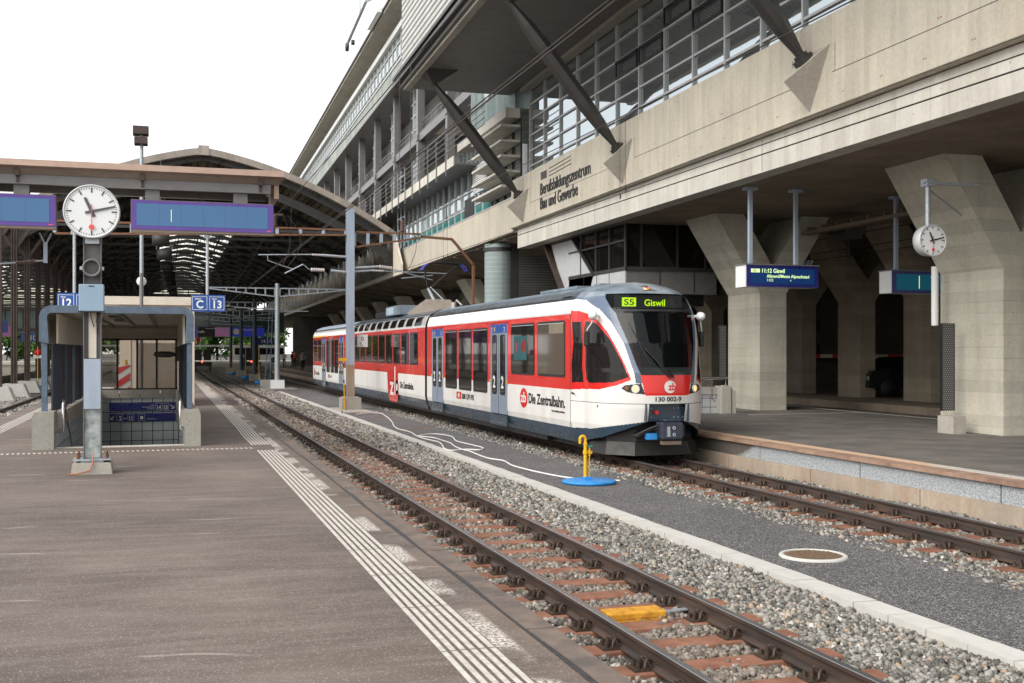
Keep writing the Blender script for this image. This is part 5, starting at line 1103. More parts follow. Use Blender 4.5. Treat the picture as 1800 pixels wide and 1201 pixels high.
MB().box(14.1, 16.8, 32.8, 36.5, 3.3, 3.66).build('base', 'black', t)
g = MB().bar((13.76, 39.6, 5.8), (13.76, 37.0, 3.2), .12, .3, (1, 0, 0)); g.build('diagonal_beam', 'steel_brown', t)
MB().add([(13.8, 37.4, 3.3), (13.8, 39.3, 5.8), (13.8, 37.0, 5.8), (13.8, 35.0, 4.4), (13.8, 35.5, 3.66)], [(0, 1, 2, 3, 4)]).build('sloped_panel', 'alu', t)
MB().bar((13.76, 36.9, 5.8), (13.76, 34.9, 4.4), .06, .1, (1, 0, 0)).build('sloped_frame', 'steel_dk', t)
t = thing('glass_block_tower', 'round glass block tower with a dark roller shutter under the concrete deck', 'tower', (13.9, 45.5, 0))
MB().lathe([(.62, 0), (.62, 6.3)], (13.6, 45.5, .08), 40).build('glass_block_wall', 'glassblock', t); MB().box(14.0, 14.3, 44.9, 45.9, .08, 6.3).build('frame', 'steel_dk', t)
MB().box(14.3, 16.4, 44.9, 45.0, .08, 5.9).build('roller_shutter', stripes('roller_slats', (.07, .07, .068), (.16, .155, .15), 'Z', .11, .5, .45, .3), t)
MB().lathe([(.68, 6.0), (.68, 6.15)], (13.6, 45.5, .08), 40).build('rim', 'steel_dk', t)

# ================================================================ RIGHT PLATFORM THINGS
def sbb_display(x0, x1, y, z0, z1, lab, frame, scr, poles):
    t = thing('departure_display', lab, 'display', ((x0+x1)/2, y, z0))
    MB().box(x0-.02, x1, y, y+.5, z0, z1).build('housing', 'white', t)
    MB().box(x0, x1, y-.02, y, z0, z1).build('frame', frame, t); MB().box(x0+.12, x1-.12, y-.028, y-.02, z0+.08, z1-.08).build('screen', scr, t)
    MB().box(x0-.04, x1+.02, y-.04, y+.54, z1, z1+.03).build('cover', 'steel_mid', t)
    for x in poles: MB().box(x-.045, x+.045, y+.2, y+.29, z1+.03, 5.78).box(x-.16, x+.16, y+.14, y+.35, 5.78, 5.85).build('hanger', 'zinc_blue', t)
    for xa in ((x0, x1-.4) if x1-x0 < 2.3 else (x0,)):
        g = MB()
        for k in range(8): g.tube([(xa+.05*k, y+.25, z1+.03), (xa+.05*k+(k-4)*.012, y+.2, z1+.17)], .005, 4)
        g.build('bird_spikes', 'galv', t)
    return t
t = sbb_display(13.44, 15.43, 24, 3.4, 3.93, 'blue departure display reading S5 11:12 Giswil over the right platform', 'navy', 'disp_dk', (13.68, 14.95)); y = 23.968
MB().box(13.55, 13.79, y, y+.003, 3.75, 3.84).build('line_box', 'led_txt', t); text('S5', .1, (13.6, y-.004, 3.762), 'cam', 'navy', t)
text('11:12 Giswil', .14, (13.83, y, 3.75), 'cam', 'led_txt', t, wid=.62, bold=.002); text('Allmend/Messe Alpnachstad', .11, (13.98, y, 3.63), 'cam', 'led_txt', t, wid=1.18, bold=.001); text('1122', .085, (13.98, y, 3.54), 'cam', 'led_txt', t, wid=.16)
text('<', .08, (14.62, y, 3.54), 'cam', 'led_txt', t)
g = MB()
for k in range(1, 9): g.box(13.56+k*.195, 13.564+k*.195, y+.002, y+.004, 3.49, 3.84)
g.build('panel_joint', 'navy', t)
t = sbb_display(17.8, 20.4, 24.3, 3.33, 3.9, 'teal blue blank display hanging half behind the nearest pillar, with a small lit line', 'navy', 'disp_teal', (18.1, 19.9))
MB().box(18.6, 18.615, 24.265, 24.27, 3.45, 3.78).build('lit_line', 'led_txt', t)
ck = thing('station_clock', 'smaller round station clock hanging from a bracket beside the nearest concrete pillar', 'clock', (14.5, 18.5, 4.02)); ck['darkmarks'] = 1
clock_dial(14.42, 18.4, 4.02, .305, ck, depth=.26)
MB().tube([(14.42, 18.55, 4.3), (14.42, 18.55, 5.2)], .05, 12).box(14.3, 15.62, 18.5, 18.6, 5.15, 5.2).box(14.33, 14.52, 18.45, 18.65, 5.1, 5.24).tube([(14.48, 18.6, 5.05), (15.6, 19.0, 4.62)], .018, 8).build('bracket', 'galv', ck)
def perf(x0, x1, y, z0, z1, lab, spot=False):
    t = thing('perforated_panel', lab, 'panel', ((x0+x1)/2, y, z0)); m, n, p = newmat('perforated_black_sheet'); X = xyz(n)
    a = math_(n, 'FRACT', math_(n, 'DIVIDE', X[0], .07)); row = math_(n, 'DIVIDE', X[2], .045)
    off = math_(n, 'MULTIPLY', math_(n, 'FRACT', math_(n, 'MULTIPLY', math_(n, 'FLOOR', row), .5)), 1.0)
    a = math_(n, 'FRACT', math_(n, 'ADD', math_(n, 'DIVIDE', X[0], .06), off)); b = math_(n, 'FRACT', row)
    da = math_(n, 'ABSOLUTE', math_(n, 'SUBTRACT', a, .5)); db = math_(n, 'ABSOLUTE', math_(n, 'SUBTRACT', b, .5))
    k = ramp(n, math_(n, 'MAXIMUM', math_(n, 'MULTIPLY', da, 1.1), db), [(.26, 1.), (.3, 0.)])
    n.links.new(mix(n, k, (.03, .035, .045), (.28, .27, .24)), p.inputs['Base Color']); p.inputs['Roughness'].default_value = .5
    MB().box(x0, x1, y, y+.05, z0, z1).build('sheet', m, t); MB().box(x0-.015, x0, y-.01, y+.06, z0, z1).box(x1, x1+.015, y-.01, y+.06, z0, z1).box(x0, x1, y-.01, y+.06, z1, z1+.015).build('rim', 'black', t); return t
perf(15.92, 16.22, 20.0, .55, 2.42, 'black perforated metal panel standing beside the nearest concrete pillar')
perf(15.72, 15.95, 29.7, 1.0, 2.6, 'narrow black panel on the pillar just right of the train front')
tag(MB().box(15.88, 16.2, 19.6, 20.1, .08, .45).build('concrete_block', 'conc', None, (16.04, 19.8, .08)), 'small concrete block at the foot of the nearest pillar, under the perforated panel', 'block')
tag(MB().tube([(16.2, 20.6, 2.4), (16.2, 20.6, 3.7)], .075, 16).tube([(16.2, 20.6, 2.7), (16.2, 20.6, 2.74)], .08, 16).tube([(16.2, 20.6, 3.45), (16.2, 20.6, 3.49)], .08, 16).build('drain_pipe', 'white', None, (16.2, 20.6, 2.4)), 'white vertical drain pipe over the perforated panel at the nearest pillar', 'pipe')
# stairs down beside the train front
t = thing('stair_parapet', 'concrete stair head with white tiles and a steel handrail just right of the train front', 'stairs', (15.3, 28, .08))
MB().prism([(28.0, .08), (28.7, .08), (28.7, .85), (28.12, .85), (28.0, .72)], 15.25, 15.35, 'x').box(14.9, 15.2, 28.0, 28.4, .08, .85).build('concrete_end', 'conc_lt', t)
MB().box(12.6, 14.9, 28.3, 28.35, -.35, .62).box(12.6, 12.65, 28.3, 36, -.35, .62).build('tiled_face', 'tile_wh', t); MB().box(12.6, 14.9, 28.25, 28.4, .62, .82).build('coping', 'conc_lt', t)
g = MB().tube([(12.6, 28.1, 1.1), (15.15, 28.1, 1.08)], .025, 8).tube([(12.8, 28.0, .25), (13.4, 28.0, .5), (14.4, 28.0, 1.05), (15.05, 28.05, 1.06), (15.05, 28.05, .8)], .022, 8).tube([(14.6, 28.0, 1.05), (14.6, 28.0, .5), (14.7, 28.0, .42)], .016, 8); g.build('handrail', 'chrome', t)
MB().tube([(13.0, 29.5, .8), (13.0, 29.5, 2.1)], .03, 6).box(13.02, 13.2, 29.48, 29.52, 1.7, 1.9).build('post', 'steel_mid', t)

# parked cars in the dark
def car(x, y, z, m, lab):
    t = thing('parked_car', lab, 'car', (x, y, z)); L = 4.2
    P = [(-2.1, .35), (-2.08, .75), (-1.95, .95), (-1.2, 1.0), (-.55, 1.42), (.9, 1.45), (1.65, 1.05), (2.02, .95), (2.1, .6), (2.08, .35), (1.75, .3), (1.6, .52), (1.3, .62), (1.0, .52), (.85, .28), (-.85, .28), (-1.0, .52), (-1.3, .62), (-1.6, .52), (-1.75, .3)]
    g = MB(); n = len(P)
    cut = lambda zz: .86 if zz < 1.0 else .86-.32*(zz-1.0)/.45
    vs = [(x+a, y-cut(b), z+b) for a, b in P]+[(x+a, y+cut(b), z+b) for a, b in P]
    top = list(range(0, 10)); F = [(i, i+1, n+i+1, n+i) for i in range(n-1)]+[(n-1, 0, n, 2*n-1)]
    side = [(0, 1, 2, 18, 19), (2, 3, 17, 18), (3, 4, 5, 6, 12, 13, 14, 15, 16, 17), (6, 7, 8, 11, 12), (8, 9, 10, 11)]
    F += side+[tuple(n+i for i in s[::-1]) for s in side]
    g.add(vs, F); g.build('body', m, t)
    for s in (-1, 1):
        yy = y+s*.74; w_ = [(-1.05, 1.02), (-.5, 1.36), (.2, 1.38), (.2, 1.02)]; w2 = [(.28, 1.02), (.28, 1.38), (.85, 1.38), (1.4, 1.04)]
        for pw in (w_, w2):
            q = [(x+a, y+s*(cut(b)+.008), z+b) for a, b in pw]; MB().add(q+[(p[0], p[1]-s*.01, p[2]) for p in q], [(0, 1, 2, 3), (7, 6, 5, 4)]).build('side_window', 'trainglass', t)
        for dx in (-1.3, 1.3): MB().lathe([(0, -.1), (.32, -.1), (.34, -.06), (.34, .06), (.32, .1), (0, .1)], (x+dx, y+s*.78, z+.33), 18, 'y').build('wheel', 'rubber', t)
    MB().add([(x-1.16, y-.78, z+1.03), (x-1.16, y+.78, z+1.03), (x-.6, y+.7, z+1.41), (x-.6, y-.7, z+1.41)], [(0, 1, 2, 3)]).build('windscreen', 'trainglass', t)
    for s in (-1, 1): MB().box(x-2.1, x-2.02, y+s*.65-.14, y+s*.65+.14, z+.62, z+.76).build('headlight', 'glass_lt', t)
    return t
car(25.6, 34.2, .2, 'carpaint_bk', 'black car parked in the dark behind the pillars, the left and more hidden one'); car(27.3, 33.0, .2, 'carpaint_bl', 'dark blue car parked in the dark behind the pillars, nearer to the V shaped pillar')
car(20.5, 48, -.03, 'offwhite', 'pale car standing in the dark beyond the handrail right of the train')

# ================================================================ PEOPLE
def person(x, y, z, h, ang, lab, top, legs, hair='hair', pose=0, seated=False):
    t = thing('person', lab, 'person', (x, y, z)); s = h/1.75; ca, sa = math.cos(ang), math.sin(ang)
    st_ = .10 if not pose else .2
    J = {'pel': (0, 0, .95), 'sp': (0, .0, 1.2), 'ch': (0, 0, 1.38), 'nk': (0, 0, 1.5), 'hd': (0, -.02, 1.6), 'ht': (0, -.01, 1.7),
         'hl': (-.09, 0, .9), 'kl': (-.1, -st_*.6, .5), 'al': (-.1, -st_*.2, .09), 'tl': (-.11, -st_*.2-.14, .04), 'hr': (.09, 0, .9), 'kr': (.1, st_*.2, .5), 'ar': (.1, st_*1.2, .09), 'tr': (.11, st_*1.2-.14, .04),
         'sl': (-.18, 0, 1.4), 'el': (-.24, .03, 1.12), 'wl': (-.22, -.1, .9), 'fl': (-.21, -.13, .8), 'sr': (.18, 0, 1.4), 'er': (.25, .03, 1.13), 'wr': (.2, -.2, 1.05), 'fr': (.16, -.27, 1.1)}
    Rr = {'pel': .13, 'sp': .12, 'ch': .14, 'nk': .055, 'hd': .085, 'ht': .07, 'hl': .09, 'kl': .06, 'al': .045, 'tl': .035, 'hr': .09, 'kr': .06, 'ar': .045, 'tr': .035, 'sl': .065, 'el': .045, 'wl': .032, 'fl': .03, 'sr': .065, 'er': .045, 'wr': .032, 'fr': .03}
    E_ = [('pel', 'sp'), ('sp', 'ch'), ('ch', 'nk'), ('nk', 'hd'), ('hd', 'ht'), ('pel', 'hl'), ('hl', 'kl'), ('kl', 'al'), ('al', 'tl'), ('pel', 'hr'), ('hr', 'kr'), ('kr', 'ar'), ('ar', 'tr'), ('ch', 'sl'), ('sl', 'el'), ('el', 'wl'), ('wl', 'fl'), ('ch', 'sr'), ('sr', 'er'), ('er', 'wr'), ('wr', 'fr')]
    if seated:
        for k in ('hl', 'kl', 'al', 'tl', 'hr', 'kr', 'ar', 'tr'): pass
        J.update(kl=(-.12, -.42, .9), al=(-.12, -.45, .5), tl=(-.12, -.58, .45), kr=(.12, -.42, .9), ar=(.12, -.45, .5), tr=(.12, -.58, .45), wl=(-.2, -.28, 1.1), fl=(-.18, -.36, 1.12))
    ks = list(J); V_ = []
    for k in ks:
        a, b, c = J[k]; a *= s; b *= s; c *= s; V_.append((a*ca-b*sa, a*sa+b*ca, c))
    me = bpy.data.meshes.new('body'); me.from_pydata(V_, [(ks.index(a), ks.index(b)) for a, b in E_], []); o = bpy.data.objects.new('body', me); COL.objects.link(o)
    sk = o.modifiers.new('skin', 'SKIN'); 
    for i, k in enumerate(ks): v = me.skin_vertices[0].data[i]; v.radius = (Rr[k]*s, Rr[k]*s); v.use_root = (k == 'pel')
    ss = o.modifiers.new('sub', 'SUBSURF'); ss.levels = 1; ss.render_levels = 1
    dg = bpy.context.evaluated_depsgraph_get(); nm = bpy.data.meshes.new_from_object(o.evaluated_get(dg)); bpy.data.objects.remove(o)
    for q in (legs, top, 'skin'): nm.materials.append(MT[q])
    for p in nm.polygons:
        zc = p.center.z/s; rx = math.hypot(p.center.x, p.center.y)/s; p.material_index = 2 if zc > 1.49 or (rx > .2 and zc < 1.12 and zc > .7 and not seated) else (0 if zc < .93 else 1); p.use_smooth = True
    bo = bpy.data.objects.new('body', nm); COL.objects.link(bo); bo.parent = t
    hm = MB(); cz = 1.645*s; vs = [(0, 0, 0)]
    hx, hy = -.0, .02*s; cx_, cy_ = x+hx*ca-hy*sa, y+hx*sa+hy*ca
    hm.lathe([(.095*s, -.02*s), (.1*s, .03*s), (.085*s, .08*s), (.05*s, .11*s), (0, .12*s)], (cx_, cy_, z+cz), 14); hm.build('hair', hair, t)
    if h > 1.0:
        fm = MB(); nx, ny = -.095*s, 0
        P0 = lambda a, b, c: (x+(a*ca-b*sa)*s, y+(a*sa+b*ca)*s, z+c*s)
        fm.add([P0(0, -.125, 1.6), P0(-.015, -.1, 1.585), P0(.015, -.1, 1.585), P0(0, -.1, 1.63)], [(0, 1, 3), (0, 3, 2), (0, 2, 1)]); fm.build('nose', 'skin', t)
        em = MB()
        for e in (-.033, .033): c_ = P0(e, -.1, 1.635); em.lathe([(0, -.012*s), (.011*s, 0), (0, .012*s)], c_, 6)
        em.build('eye', 'black', t)
    return t
person(-10.9-1.2, 62, 0, 1.72, R(70), 'person in a black top and blue jeans holding something, at the far left photo edge', 'cloth_bk', 'cloth_bl')
person(11.6, 100, .08, 1.75, R(20), 'person in a grey top on the right platform beside the white block mast', 'cloth_gy', 'cloth_bk')
person(14.4, 100, .08, 1.78, R(200), 'person in a black top on the right platform, nearer to the rear of the train', 'cloth_bk', 'cloth_bk', pose=1)
for k, (x, y, lab, tp) in enumerate(((11.8, 118, 'person waiting deep on the right platform, leftmost of the small group', 'cloth_gy'), (12.5, 117, 'person in a dark top within the small group deep on the right platform', 'cloth_bk'), (13.0, 119, 'person in a red top within the small group deep on the right platform', 'cloth_rd'), (13.6, 116.5, 'person at the right end of the small group deep on the right platform', 'cloth_bl'))):
    person(x, y, .08, 1.68+.03*k, R(60*k), lab, tp, 'cloth_bk')
# ================================================================ FAR END: trees, street
def tree(x, y, h, lab, r=4.6):
    t = thing('tree', lab, 'tree', (x, y, 0)); MB().tube([(x, y, 0), (x+.1, y, h*.4), (x-.1, y, h*.75)], [.28, .2, .08], 8).build('trunk', 'bark', t)
    n = 3200; V_ = []; F_ = []
    bl = [(rng.uniform(-.6, .6)*r, rng.uniform(-.6, .6)*r, h*rng.uniform(.22, .95), r*rng.uniform(.3, .55)) for _ in range(14)]
    for k in range(n):
        b = bl[k % 14]; d = rng.normal(size=3); d /= np.linalg.norm(d); q = np.array([x+b[0], y+b[1], b[2]])+d*b[3]*rng.uniform(.5, 1.1); a, c = rng.normal(size=3), rng.normal(size=3); sz = .34
        i = len(V_); V_ += [tuple(q), tuple(q+a*sz), tuple(q+(a+c)*sz), tuple(q+c*sz)]; F_.append((i, i+1, i+2, i+3))
    m_ = MB(); m_.add(V_, F_); m_.build('crown', 'leaf', t)
for k, (x, y, h) in enumerate(((-2, 222, 9), (4, 218, 8), (9.5, 224, 9.5), (14, 220, 8), (19, 226, 9), (-7, 220, 9), (-13, 224, 10), (-19, 219, 9), (-25, 224, 10), (-31, 220, 9), (-37, 226, 10), (1, 228, 9))):
    tree(x, y, h, 'leafy green street tree beyond the far end of the hall'); COL.objects[-1]
for o in list(COL.objects):
    if o.name.startswith('tree') and o.type == 'EMPTY': o['group'] = 'street trees beyond the hall'
t = thing('glass_canopy', 'low pale glazed canopy over the street beyond the far track ends', 'canopy', (4, 176, 0)); MB().box(-14, 14, 175, 178, 2.5, 2.75).build('roof', 'white', t)
for x in range(-13, 14, 3): MB().box(x-.06, x+.06, 175.5, 175.6, 0, 2.5).build('post', 'galv', t)
t = thing('crowd_fence', 'pale railing before the street beyond the far track ends', 'fence', (4, 150, 0)); g = MB().box(-14, 14, 154, 154.05, 1.0, 1.06).box(-14, 14, 154, 154.05, .15, .2)
for k in range(140): g.box(-14+k*.2, -13.98+k*.2, 154, 154.03, .1, 1.0)
g.build('bars', 'alu', t)
t = thing('red_banner', 'slim red banner on a pole beyond the far track ends', 'banner', (4.3, 158, 0)); MB().box(3.95, 4.45, 158, 158.05, 3.0, 5.2).build('cloth', 'red', t); MB().tube([(4.5, 158, 0), (4.5, 158, 5.4)], .05, 6).build('pole', 'alu', t)
t = thing('bus', 'white bus standing beyond the far track ends', 'bus', (13, 170, 0)); MB().box(9.5, 17, 169, 171.5, .4, 2.7).build('body', 'white', t); MB().box(9.7, 16.8, 168.96, 169, 1.3, 2.3).build('window', 'trainglass', t)
for x in (11, 15.4): MB().lathe([(0, -.1), (.45, -.1), (.45, .1), (0, .1)], (x, 169, .45), 16, 'y').build('wheel', 'rubber', t)
# weed at the mast
t = tag(MB().build('weed', 'leaf'), 'small green weed growing at the slab before the blue mast', 'weed') if False else None
g = MB()
for k in range(26):
    a = rng.uniform(0, 6.28); l = rng.uniform(.06, .15); c_ = Vector((6.15, 40.6, -.45)); d = Vector((math.cos(a)*.5, math.sin(a)*.5, 1)).normalized(); e = Vector((-math.sin(a), math.cos(a), 0))*.015
    g.add([tuple(c_-e), tuple(c_+e), tuple(c_+d*l)], [(0, 1, 2)])
tag(g.build('weed', 'leaf', None, (6.15, 40.6, -.46)), 'small green weed growing at the slab before the blue mast', 'weed')
# ================================================================ THE TRAIN
TX = 9.48
TR = thing('commuter_train', 'red and white three car commuter train showing S5 Giswil on its front', 'train', (TX, 20.05, -.35))
SEC = [(1.20, -.08), (1.27, .1), (1.325, .35), (1.325, 2.50), (1.305, 2.72), (1.235, 2.92), (1.08, 3.08), (.8, 3.2), (.45, 3.27), (0, 3.30)]
U0 = [(-.1, 20.2), (.3, 20.1), (.7, 20.01), (1.0, 19.98), (1.4, 19.98), (2.0, 20.11), (2.6, 20.36), (3.0, 20.7), (3.15, 21.05), (3.25, 21.4), (3.3, 21.68)]
A0 = [(-.1, 1.25), (1.0, 1.45), (1.5, 1.55), (2.0, 1.45), (2.6, 1.38), (3.0, 1.12), (3.2, .6), (3.3, .3)]
NE = 2.16; WF = .91; SEAM = 22.0; MID = (20.05+66.9)/2
ip = lambda z, t: float(np.interp(z, [a for a, b in t], [b for a, b in t]))
secw = lambda z: float(np.interp(z, [b for a, b in SEC], [a for a, b in SEC]))
def npt(phi, w_, z):
    u0_ = ip(z, U0); a = ip(z, A0); c = abs(math.cos(phi))**(2/NE); s = abs(math.sin(phi))**(2/NE); return w_*WF*s, u0_+a*(1-c)
def front_y(dx, z):
    w_ = secw(z)*WF; s = min(1, abs(dx)/w_); sp = s**(NE/2); cp = math.sqrt(max(0, 1-sp*sp)); return ip(z, U0)+ip(z, A0)*(1-cp**(2/NE))
Lc = [0]
for a, b in zip(SEC, SEC[1:]): Lc.append(Lc[-1]+math.dist(a, b))
def sect(n):
    zs = []
    for i in range(n+1):
        s = Lc[-1]*i/n; k = max(j for j in range(len(Lc)-1) if Lc[j] <= s+1e-9); t = (s-Lc[k])/(Lc[k+1]-Lc[k]); zs.append((SEC[k][0]*(1-t)+SEC[k+1][0]*t, SEC[k][1]*(1-t)+SEC[k+1][1]*t))
    return zs
def ed(z, pts): return float(np.interp(z, [b for a, b in pts], [a for a, b in pts]))
GL = [(.278, 1.36), (.311, 1.53), (.378, 1.95), (.472, 2.59), (.617, 3.01)]
WI = [(.331, 1.198), (.347, 1.396), (.425, 1.952), (.542, 2.429), (.667, 2.692), (.908, 2.9), (1.4, 2.967)]
WO = [(.383, 1.277), (.414, 1.463), (.489, 1.793), (.6, 2.217), (.706, 2.468), (.831, 2.6), (1.04, 2.68), (1.28, 2.692)]
RL = [(.383, 1.264), (.544, 1.15), (.756, 1.065), (1.56, 1.026)]
BL = [(.19, .443), (.436, .377), (.906, .25), (1.64, .222)]
SK = [(.19, .443), (.436, .273), (.719, .1), (1.2, -.055), (1.88, -.08)]
HD = [(.489, 1.092), (.45, 1.158), (.278, 1.198), (.235, .98), (.403, 1.013)]
QW = [(.9, 2.46), (.736, 2.405), (.592, 2.1), (.475, 1.661), (.406, 1.317), (.583, 1.211), (.917, 1.185), (.967, 1.25), (.95, 2.3)]
DW = [(1.25, 2.455), (1.0, 2.455), (1.08, 1.19), (1.46, 1.18)]
def inp(x, y, P):
    c = False; n = len(P)
    for i in range(n):
        x1, y1 = P[i]; x2, y2 = P[(i+1) % n]
        if (y1 > y) != (y2 > y) and x < (x2-x1)*(y-y1)/(y2-y1)+x1: c = not c
    return c
def cls(p, z):
    if z < float(np.interp(p, [a for a, b in SK], [b for a, b in SK])): return None
    if p < .19 and z < .79: return None
    if z < .785: return 'W' if z > float(np.interp(p, [a for a, b in BL], [b for a, b in BL])) else 'B'
    if z < .8: return 'K'
    if 1.36 < z < 3.014 and p < ed(z, GL): return 'glass' if z < 2.63 else ('K' if z < 2.68 else 'disp')
    if .955 < z <= 1.36 and p < .235+(.05)*(z-.955)/.4: return 'R'
    if inp(p, z, HD): return 'head'
    if inp(p, z, QW): return 'quarter'
    if inp(p, z, DW): return 'door'
    if z > 3.014 or (p > 1.34 and z > 2.967): return 'G'
    if 1.198 < z < 2.967 and p < ed(z, WI): return 'B2'
    if z >= 2.967 : return 'G'
    rl = float(np.interp(p, [a for a, b in RL], [b for a, b in RL]))
    if p > .38 and z > rl and z < 2.692 and p > (ed(z, WO) if z > 1.277 else .383): return 'R'
    return 'W'
MATI = {'W': 0, 'R': 1, 'B': 2, 'B2': 5, 'G': 3, 'K': 4}
BM = ['t_white', 't_red', 't_blue', 't_roof', 'rubber', mat('train_band_blue', (.085, .125, .19), .3, 0, .15, 2., coat=.3)]
def nose(rear, nphi, nrow, yend):
    zs = sect(nrow); parts = {}
    for s in (-1, 1):
        cols = []
        for (w_, z) in zs:
            row = []
            for i in range(nphi+1): ph = math.pi/2*i/nphi; a, b = npt(ph, w_, z); row.append((a, b, i/nphi))
            ub = row[-1][1]; m_ = 30
            for j in range(1, m_+1): yy = ub+(yend-ub)*j/m_ if yend > ub else ub; t_ = j/m_; row.append((w_*(WF+(1-WF)*t_*t_*(3-2*t_)), yy, 1+(yy-ub)))
            cols.append((z, row))
        for r in range(len(cols)-1):
            z0, a = cols[r]; z1, b = cols[r+1]; zc = (z0+z1)/2
            for i in range(len(a)-1):
                if abs(a[i][1]-a[i+1][1])+abs(a[i][0]-a[i+1][0]) < 1e-6 and abs(b[i][1]-b[i+1][1]) < 1e-6: continue
                pc = (a[i][2]+a[i+1][2]+b[i][2]+b[i+1][2])/4; k = cls(pc, zc)
                if k is None: continue
                Y = (lambda y: 2*MID-y) if rear else (lambda y: y)
                vs = [(TX+s*q[0], Y(q[1]), zz) for q, zz in ((a[i], z0), (a[i+1], z0), (b[i+1], z1), (b[i], z1))]
                key = 'body' if k in MATI else k+('' if k in ('glass', 'disp') else str(s)); g = parts.setdefault(key, MB()); g.m(MATI.get(k, 0)); g.add(vs, [(0, 1, 2, 3)], True)
    nm = {'body': 'car_body', 'glass': 'windscreen', 'disp': 'display_glass'}
    out = {}
    for k, g in parts.items():
        if k == 'body': o = g.build('cab_shell', BM, TR)
        elif k == 'glass': o = g.build('windscreen', 'screen_glass', TR)
        elif k == 'disp': o = g.build('display_glass', glass_dark('display_glass', (.006, .012, .014), .03, .8, (.95, .97, .97)), TR)
        elif k.startswith('head'): o = g.build('headlight_surround', 'rubber', TR)
        else: o = g.build('cab_window', 'brownglass' if 0 else 'trainglass', TR)
        bm = bmesh.new(); bm.from_mesh(o.data); bmesh.ops.remove_doubles(bm, verts=bm.verts, dist=.0006); bmesh.ops.recalc_face_normals(bm, faces=bm.faces); bm.to_mesh(o.data); bm.free()
        out[k] = o
    return out
NF = nose(False, 140, 380, SEAM); nose(True, 30, 90, SEAM)
# straight car shells
def shell(y0, y1, bands):
    g = MB(); pts = [(1.18, -.1)]+SEC
    cuts = sorted(set([b for a, b in SEC]+[z for z, k in bands]))
    for s in (-1, 1):
        prev = None
        for z0, z1 in zip(cuts, cuts[1:]):
            k = [m for z, m in bands if z <= z0+1e-6][-1]; g.m(k)
            g.add([(TX+s*secw(z0), y0, z0), (TX+s*secw(z0), y1, z0), (TX+s*secw(z1), y1, z1), (TX+s*secw(z1), y0, z1)], [(0, 1, 2, 3)], z0 > 2.6)
    P = [(TX-a, b) for a, b in SEC]+[(TX+a, b) for a, b in SEC[::-1][1:]]; g.m(4)
    for y in (y0, y1): g.add([(a, y, b) for a, b in P], [tuple(range(len(P)))])
    o = g.build('car_body', BM, TR); bm = bmesh.new(); bm.from_mesh(o.data); bmesh.ops.remove_doubles(bm, verts=bm.verts, dist=.0005); bm.to_mesh(o.data); bm.free(); return o
B1 = [(-.08, 2), (.225, 0), (1.02, 1), (2.62, 0), (2.93, 3)]; B2_ = [(-.08, 2), (.225, 0), (1.02, 1), (2.62, 0), (3.03, 3)]
shell(SEAM+.012, 35.5, B1); shell(35.8, 51.2, B2_); shell(51.5, 2*MID-SEAM-.01, B1)
for y in (35.5, 51.2): MB().prism([(TX-1.24, .0), (TX+1.24, .0), (TX+1.24, 2.75), (TX+.9, 3.1), (TX-.9, 3.1), (TX-1.24, 2.75)], y, y+.3, 'y').build('gangway', 'rubber', TR)
g = MB()
for s in (-1, 1):
    for y in (SEAM,): g.box(TX+s*1.3262-.001, TX+s*1.3262+.001, y-.004, y+.014, .2, 2.6)
g.build('seam', 'rubber', TR)
def rrect(y0, y1, z0, z1, r, n=4):
    P = []
    for cx, cz, a0 in ((y1-r, z1-r, 0), (y0+r, z1-r, 90), (y0+r, z0+r, 180), (y1-r, z0+r, 270)):
        for k in range(n+1): a = R(a0+90*k/n); P.append((cx+r*math.cos(a), cz+r*math.sin(a)))
    return P
def side_window(y0, y1, z0, z1, m='trainglass', r=.09, sides=(-1, 1)):
    for s in sides:
        xs = TX+s*1.325; f = MB().prism(rrect(y0, y1, z0, z1, r), xs, xs+s*.008, 'x').build('window', 'rubber', TR)
        MB().prism(rrect(y0+.045, y1-.045, z0+.05, z1-.05, r*.7), xs+s*.008, xs+s*.013, 'x').build('pane', m, f)
        if z1-z0 > 1.3 or y1-y0 > 1.5: MB().box(xs+s*.013, xs+s*.016, y0+.05, y1-.05, z1-.062, z1-.05).build('trim', 'alu', f)
    return f
side_window(22.33, 24.16, 1.27, 2.5, 'brownglass'); side_window(24.4, 26.22, 1.27, 2.5)
for a, b in ((28.34, 29.76), (29.95, 31.36), (31.58, 32.98)): side_window(a, b, .72, 2.46)
for a, b in ((63.2, 64.6), (61.45, 62.8)): side_window(a, b, 1.27, 2.46)
for a, b in ((58.05, 59.3), (56.6, 57.8), (55.15, 56.4)): side_window(a, b, .72, 2.46)
for k in range(9):
    a = 36.88+1.485*k; side_window(a, a+1.27, 1.36, 2.48)
for k in range(10):
    a = 36.5+1.45*k
    for s in (-1, 1):
        g = MB()
        zz = [2.70, 2.8, 2.92, 2.985]
        for z0, z1 in zip(zz, zz[1:]): g.add([(TX+s*(secw(z0)+.012), a, z0+.006), (TX+s*(secw(z0)+.012), a+1.0, z0+.006), (TX+s*(secw(z1)+.012), a+1.0-.0, z1+.006), (TX+s*(secw(z1)+.012), a, z1+.006)], [(0, 1, 2, 3)])
        g.build('roof_window', 'trainglass', TR)
xp = TX-1.3385
ps = MB().box(xp, xp-.002, 24.95, 25.95, 1.62, 2.2).build('poster', 'poster_teal', TR)  # flat teal rectangle with red and pink patches, laid on the window pane
MB().prism([(25.1, 1.75), (25.1, 2.05), (25.3, 2.12), (25.3, 1.9), (25.45, 1.8), (25.4, 1.72)], xp-.002, xp-.003, 'x').build('red_patch', 't_red', ps) if False else MB().prism([(25.0, 1.8), (25.0, 2.12), (25.35, 2.05), (25.38, 1.86)], xp-.002, xp-.003, 'x').build('red_patch', mat('dim_red_poster', (.22, .01, .015), .3), ps)
